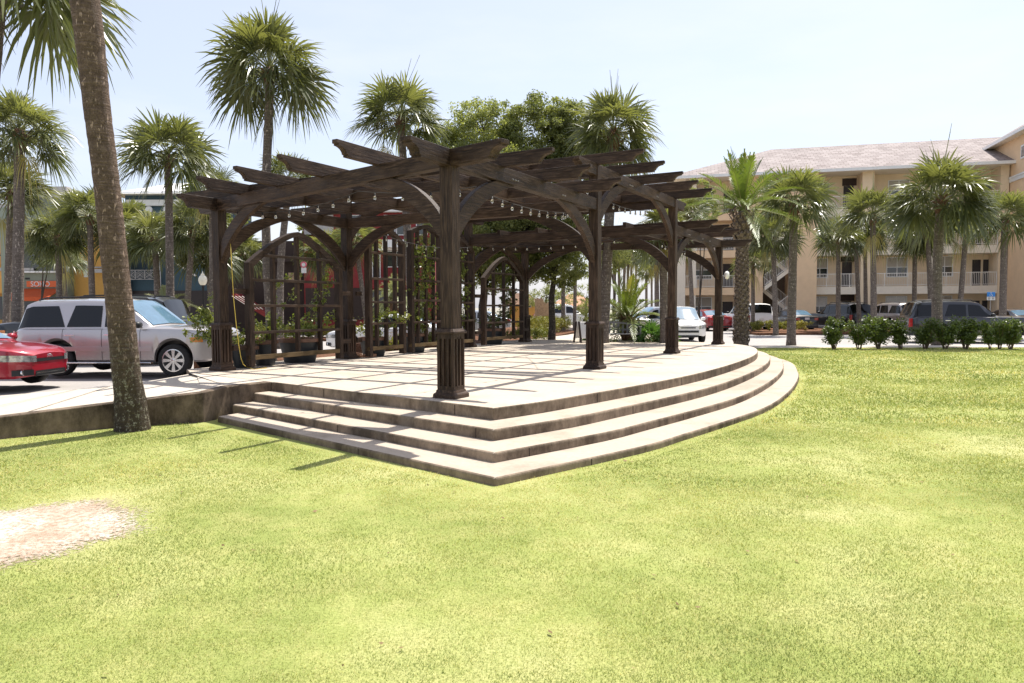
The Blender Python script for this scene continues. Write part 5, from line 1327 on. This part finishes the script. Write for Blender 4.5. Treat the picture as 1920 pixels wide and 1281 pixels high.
b = MB(); zt = h; b.add([(-.8, -.8, zt), (wd+.8, -.8, zt), (wd+.8, 9, zt), (-.8, 9, zt), (wd*.3, 4, zt+1.5), (wd*.7, 4, zt+1.5)], [(0, 1, 5, 4), (1, 2, 5), (2, 3, 4, 5), (3, 0, 4)]); b.build('roof', M['white_trim'], t)
# courtyard with stairs; the facade's shade is put into the dark brown wall
t, loc, bx, wd, h = block('courtyard_building', 'dark recessed building with an outside stair seen left of the red building', 396.5, 570, 50, 452, 'brown_dark')
bx('upper_wall', 330-0, 570, 424, 452, 'stucco_tan', .2, 6) if False else None
b = MB()
for k in range(3):
    (xa, za), (xb_, zb_) = loc(340+8*k, 496+1*k), loc(376+8*k, 520)
    b.tube([(xa, -.9-.5*k, za), (xb_, -.9-.5*k, zb_)], .03, 5)
b.build('stair_railing', M['white_rail'], t)
b = MB(); (xa, za), (xb_, zb_) = loc(452, 548), loc(520, 590); b.prism([(xa, za), (xb_, zb_), (xb_, zb_-.35), (xa, za-.35)], -1.6, -.4, lambda p, q: (p[0], q, p[1])); b.build('stair_flight', M['red_wall'], t)
b = MB()
for k in range(4):
    (xa, za), (xb_, zb_) = loc(454+6*k, 556), loc(492+6*k, 580); b.tube([(xa, -1.8, za), (xb_, -1.8, zb_)], .025, 5)
b.build('stair_handrail', M['white_rail'], t)
bx('balcony_panel', 545, 568, 512, 528, 'fence_wood', -.5, -.4); bx('beam', 440, 570, 486, 492, 'brown_dark', -.6, -.1); bx('dark_window', 450, 500, 460, 484, 'glass_window', -.05)
# red building
t, loc, bx, wd, h = block('red_building', 'red building with white framed windows seen through the trellises', 571, 812, 47, 398, 'red_wall')
bx('cornice', 570, 814, 392, 399, 'white_trim', -.5); bx('ground_arcade', 574, 680, 540, 600, 'brown_dark', -.06); bx('white_band', 571, 812, 466, 470, 'white_trim', -.12)
bx('upper_band', 571, 625, 400, 440, 'grey_roof', -.08)
for x0, x1, y0, y1 in ((700, 712, 478, 520), (722, 740, 472, 500), (745, 760, 472, 500), (768, 782, 472, 500), (722, 740, 405, 440), (745, 760, 405, 440), (640, 655, 478, 520), (660, 675, 405, 440), (782, 800, 405, 440)):
    f = bx('window', x0-1.5, x1+1.5, y0-1.5, y1+1.5, 'white_trim', -.09); bx('pane', x0, x1, y0, y1, 'glass_window', -.1, -.091, f)
bx('white_awning', 722, 768, 452, 466, 'white_trim', -1.0, -.125); bx('shopfront', 690, 800, 545, 600, 'glass_window', -.06); bx('balcony', 690, 806, 522, 540, 'red_wall', -.8, -.004)
# small yellow house far behind the platform
t, loc, bx, wd, h = block('yellow_cottage', 'small yellow cottage with brown roof far beyond the hedge', 955, 1004, 60, 571, 'ochre', 6)
b = MB(); b.add([(-.6, -.6, h), (wd+.6, -.6, h), (wd+.6, 6.6, h), (-.6, 6.6, h), (.6, 3, h+1.), (wd-.6, 3, h+1.)], [(0, 1, 5, 4), (1, 2, 5), (2, 3, 4, 5), (3, 0, 4)]); b.build('roof', M['boot_bark'], t)
f = bx('window', 990, 996, 572, 577, 'white_trim', -.05); bx('pane', 991, 995, 573, 576.5, 'glass_window', -.07, -.051, f)
t, loc, bx, wd, h = block('tiled_cottage', 'low cottage with an orange tiled roof behind the white pickup', 1050, 1112, 62, 574, 'stucco_tan', 6)
b = MB(); b.add([(-.6, -.6, h), (wd+.6, -.6, h), (wd+.6, 6.6, h), (-.6, 6.6, h), (1., 3, h+1.1), (wd-1., 3, h+1.1)], [(0, 1, 5, 4), (1, 2, 5), (2, 3, 4, 5), (3, 0, 4)]); b.build('roof', M['brick'], t)
# tan board fence
a = D(1003, 600, 42); c = D(1032, 600, 44); zt = D(1015, 564, 43).z
b = MB(); n = 9
for i in range(n):
    p = a.lerp(c, i/n); q = a.lerp(c, (i+.9)/n); hh = zt + (.12 if i < 5 else -.15) + .05*(i % 2)
    b.box(p.x, q.x, p.y, p.y+.05, ROAD, hh)
tag(b.build('board_fence', M['fence_wood']), 'tan vertical board fence beside the yellow cottage', 'fence')

# ================================================================== STREET FURNITURE AND SMALL THINGS
lf = D(382, 600, 30); lf.z = -.45
t = thing('street_lamp', 'black street lamp with a cream acorn globe left of the corner post', 'street lamp', lf); k = 30/F_
zt = D(382, 535, 30).z - lf.z
b = MB(); b.lathe([(.12, 0), (.12, .25), (.07, .35), (.05, .5), (.038, zt-.15), (.06, zt-.1), (.04, zt-.05), (.09, zt)], 12); b.build('pole', M['iron_black'], t, smooth=True)
b = MB(); r = .175; b.lathe([(r*.5, zt), (r*.82, zt+.08), (r, zt+.19), (r*.98, zt+.27), (r*.78, zt+.36), (r*.5, zt+.41), (r*.38, zt+.43)], 18); b.build('globe', M['lamp_globe'], t, smooth=True)
b = MB(); b.lathe([(r*.44, zt+.43), (r*.40, zt+.47), (r*.16, zt+.50), (.006, zt+.60)], 12); b.build('finial', M['lamp_globe'], t, smooth=True)
# bench
bp = D(1187, 640, 23.3); t = thing('park_bench', 'grey slatted bench with an arched back in front of the pindo palm', 'bench', (3.28, 23.85, -.15), R_(-3))
bw_ = .98
b = MB()
for i in range(13):
    x = -bw_+.07 + (2*bw_-.14)*i/12; zt = .70 + .14*(1-(x/bw_)**2); b.box(x-.032, x+.032, .27, .295, .40, zt)
b.build('back_slats', M['bench_grey'], t)
b = MB(); b.grid(lambda u, v: (-bw_+2*bw_*u, .262, .68+.14*(1-(2*u-1)**2)*1 - .05 + .06*v), 16, 1); b.box(-bw_, bw_, .298, .33, .52, .58); b.build('back_rail', M['bench_grey'], t)
b = MB()
for i in range(5): b.box(-bw_, bw_, -.27+.105*i, -.18+.105*i, .40, .43)
b.build('seat', M['bench_grey'], t, bevel=.006)
for sg in (-1, 1):
    for y in (-.24, .27):
        b = MB(); b.box(sg*bw_-.03, sg*bw_+.03, y-.03, y+.03, 0, .64 if y < 0 else .82); b.build('leg', M['bench_grey'], t, bevel=.005)
    b = MB(); b.box(sg*bw_-.045, sg*bw_+.045, -.3, .24, .641, .67); b.build('armrest', M['bench_grey'], t, bevel=.005)
# A frame sign board
sp = D(1096, 640, 23.4); t = thing('sandwich_board', 'white sandwich board sign with a dark frame left of the second front post', 'sign', (sp.x, 23.4, -.012), R_(28))
for sg in (-1, 1):
    m = Matrix.Rotation(R_(11)*sg, 4, 'X'); m.translation = (0, sg*.22, .0)
    b = MB(); b.box(-.25, .25, -.02, .02, .16, .70); b.build('panel', M['white_board'], t, mat=m, bevel=.01)
    for q in (-1, 1):
        b = MB(); b.box(q*.275-.025, q*.275+.025, -.022, .022, 0, .72); b.build('leg', M['brown_dark'], t, mat=m)
# bricks at the foot of the second rear post
for i, (x, y, rz, lab) in enumerate(((672, 671, .3, 'tilted orange brick against the rear post foot'), (693, 669.5, -.1, 'flat orange brick lying beside the tilted one'))):
    p = G(x, y, 0); b = MB(); b.box(-.17, .17, -.07, .07, 0, .07)
    o = b.build('loose_brick', M['brick'], bevel=.012, loc=(p.x, p.y, .001 if i else .03)); o.rotation_euler = (0, .25 if i == 0 else 0, ANG+rz)
    tag(o, lab, 'brick', 'loose bricks by the rear post')
# yellow cord hanging by the corner post
cp = [W(1.62, 5.98, z) for z in (2.96, 2.3, 1.75)] ; base = W(1.6, 5.95)
pts = [D(432, 455, 13.2), D(435, 510, 13.2), D(438, 560, 13.2), D(443, 610, 13.2), D(448, 650, 13.15), D(452, 672, 13.1)]
e1 = G(462, 690, .012); pts += [D(456, 683, 13.1), Vector((e1.x, e1.y, .03)), G(476, 692.5, .012), G(500, 690, .012)]
b = MB(); b.tube(pts, .0065, 6); tag(b.build('hanging_cord', M['cord_yellow'], smooth=True), 'thin yellow cord hanging beside the left corner post', 'cord')
# small hanging medallion behind the arch trellis
mp = D(569.5, 502, 22.5); t = thing('round_sign', 'small pink and white hanging sign behind the arch trellis', 'sign', (mp.x, mp.y, mp.z))
b = MB(); b.lathe([(.10, -.012), (.10, .012)], 18, (0, 0, .09), axis='y'); b.build('disc', M['sign_pink'], t)
b = MB(); b.box(-.075, .075, -.012, .012, -.17, 0); b.build('panel', M['plate_white'], t); b = MB(); b.lathe([(.06, -.018), (.06, -.012)], 14, (0, 0, .09), axis='y'); b.build('badge', M['plate_white'], t)
b = MB(); b.tube([(0, 0, .19), (0, 0, .9), (.05, .0, 4.2-mp.z)], .006, 4); b.build('hanger', M['wire_dark'], t)
# white flood lamp on the last front post
lp = W(14.68, -.16, 2.13); b = MB(); b.lathe([(.03, .0), (.11, -.05), (.13, -.10), (.10, -.14), (.02, -.15)], 16, axis='y'); o = b.build('flood_lamp', M['white_board'], smooth=True, loc=lp); o.rotation_euler = (0, 0, ANG); tag(o, 'round white flood lamp fixed to the last front post', 'lamp')
# string lights
def string(label, a, c, n, sag):
    a, c = Vector(a), Vector(c); t = thing('string_lights', label, 'string lights', a, 0., 'string lights under the pergola')
    def P(s): p = (c-a)*s; p.z -= sag*4*s*(1-s); return p
    b = MB(); b.tube([P(i/24) for i in range(25)], .006, 5); b.build('wire', M['wire_dark'], t)
    for i in range(n):
        p = P((i+.6)/(n+.2)); b = MB(); b.lathe([(.014, -.01), (.016, -.05), (.02, -.055)], 8); o = b.build('bulb', M['bulb_glass'], t, smooth=True, loc=p) if i == 0 else None
        if i == 0:
            b = MB(); b.lathe([(.009, -.05), (.017, -.065), (.024, -.084), (.021, -.103), (.008, -.115), (.001, -.117)], 10); me_ = b.build('bulb', M['bulb_glass'], t, smooth=True, loc=p); me0 = (me_.data); o.name = 'lamp_holder'; o.data.materials.clear(); o.data.materials.append(M['wire_dark']); h0 = o.data
        else:
            o = bpy.data.objects.new('bulb', me0); col.objects.link(o); o.parent = t; o.location = p
            o = bpy.data.objects.new('lamp_holder', h0); col.objects.link(o); o.parent = t; o.location = p
zl = HB-bh-.02
string('string of bulbs along the left end beam, left half of the near bay', W(1.15, 5.6, zl), W(.75, 2.2, zl), 9, .16)
string('string of bulbs crossing the near bay behind the front corner post', W(.75, 2.2, zl), W(1.3, .4, zl), 4, .06)
string('string of bulbs sagging below the near front beam toward the second post', W(1.4, .5, zl), W(4.7, .35, zl), 11, .12)
string('string of bulbs in the middle bay along the front beam', W(5.2, .4, HC-.3), W(9.4, .5, HC-.3), 11, .15)
string('string of bulbs across the middle bay between the second posts', W(5.6, .6, HC-.35), W(8.8, 2.6, HC-.35), 9, .12)
string('string of bulbs along the far cross beam left of the second post', W(9.5, 5.6, zl-.05), W(9.5, 1.2, zl-.05), 12, .1)
string('string of bulbs low along the rear of the middle bay', W(5.2, 5.5, zl-.1), W(9.3, 5.6, zl-.1), 10, .14)
string('string of bulbs under the far bay beam by the last front post', W(10.4, .5, zl-.1), W(13.9, .8, zl-.1), 9, .12)

# ================================================================== LIGHT, SKY, CAMERA
SUN = Vector((.445*U[0]-.055*V[0], .445*U[1]-.055*V[1], 1.)).normalized()
el = math.asin(SUN.z)
ld = bpy.data.lights.new('sun', 'SUN'); ld.energy = 5.; ld.angle = R_(.53); ld.color = (1., .955, .88)
lo = bpy.data.objects.new('sun', ld); col.objects.link(lo); lo.rotation_euler = SUN.to_track_quat('Z', 'Y').to_euler(); lo.location = (0, 0, 60)
wd_ = bpy.data.worlds.new('World'); sc.world = wd_; wd_.use_nodes = True; nt = wd_.node_tree
sk = nt.nodes.new('ShaderNodeTexSky'); sk.sky_type = 'NISHITA'; sk.sun_disc = False; sk.sun_elevation = el; sk.sun_rotation = math.atan2(SUN.x, SUN.y)
sk.air_density = 1.0; sk.dust_density = 2.2; sk.ozone_density = 1.0
bg = nt.nodes['Background']; bg.inputs['Strength'].default_value = .15; mx = nt.nodes.new('ShaderNodeMix'); mx.data_type = 'RGBA'; mx.inputs[0].default_value = .55
nt.links.new(sk.outputs[0], mx.inputs[6]); mx.inputs[7].default_value = (3.55, 3.62, 4.2, 1); tc_ = nt.nodes.new('ShaderNodeTexCoord'); mp_ = nt.nodes.new('ShaderNodeMapping'); mp_.inputs['Scale'].default_value = (2.2, 2.2, 9.); mp_.inputs['Location'].default_value = (.7, .2, .3)
nz = nt.nodes.new('ShaderNodeTexNoise'); nz.inputs['Scale'].default_value = 1.3; nz.inputs['Detail'].default_value = 6; nz.inputs['Roughness'].default_value = .55
nt.links.new(tc_.outputs['Generated'], mp_.inputs['Vector']); nt.links.new(mp_.outputs[0], nz.inputs['Vector'])
cr_ = nt.nodes.new('ShaderNodeValToRGB'); cr_.color_ramp.elements[0].position = .46; cr_.color_ramp.elements[1].position = .72; cr_.color_ramp.elements[1].color = (.45, .45, .45, 1); nt.links.new(nz.outputs['Fac'], cr_.inputs['Fac'])
sz = nt.nodes.new('ShaderNodeSeparateXYZ'); nt.links.new(tc_.outputs['Generated'], sz.inputs[0])
el_ = nt.nodes.new('ShaderNodeValToRGB'); el_.color_ramp.elements[0].position = .10; el_.color_ramp.elements[0].color = (1, 1, 1, 1); el_.color_ramp.elements[1].position = .55; el_.color_ramp.elements[1].color = (.12, .12, .12, 1); nt.links.new(sz.outputs['Z'], el_.inputs['Fac'])
mu = nt.nodes.new('ShaderNodeMath'); mu.operation = 'MULTIPLY'; nt.links.new(cr_.outputs['Color'], mu.inputs[0]); nt.links.new(el_.outputs['Color'], mu.inputs[1])
m2 = nt.nodes.new('ShaderNodeMix'); m2.data_type = 'RGBA'; nt.links.new(mu.outputs[0], m2.inputs[0]); nt.links.new(mx.outputs[2], m2.inputs[6]); m2.inputs[7].default_value = (4.6, 4.6, 4.75, 1)
nt.links.new(m2.outputs[2], bg.inputs['Color'])
cd = bpy.data.cameras.new('camera'); cam = bpy.data.objects.new('camera', cd); col.objects.link(cam)
cd.sensor_width = 36; cd.lens = 36*F_/1920; cd.clip_end = 3000; cd.clip_start = .05
cam.matrix_world = Matrix.Translation((0, 0, EYE)) @ Matrix.Rotation(PI/2-PIT, 4, 'X') @ Matrix.Rotation(ROLL, 4, 'Z')
sc.camera = cam
sc.view_settings.view_transform = 'Standard'; sc.view_settings.look = 'None'; sc.view_settings.gamma = 1.; sc.view_settings.exposure = .7
sc.cycles.max_bounces = 6; sc.cycles.diffuse_bounces = 3; sc.cycles.glossy_bounces = 3; sc.cycles.transmission_bounces = 4; sc.cycles.transparent_max_bounces = 8
sc.cycles.use_denoising = True
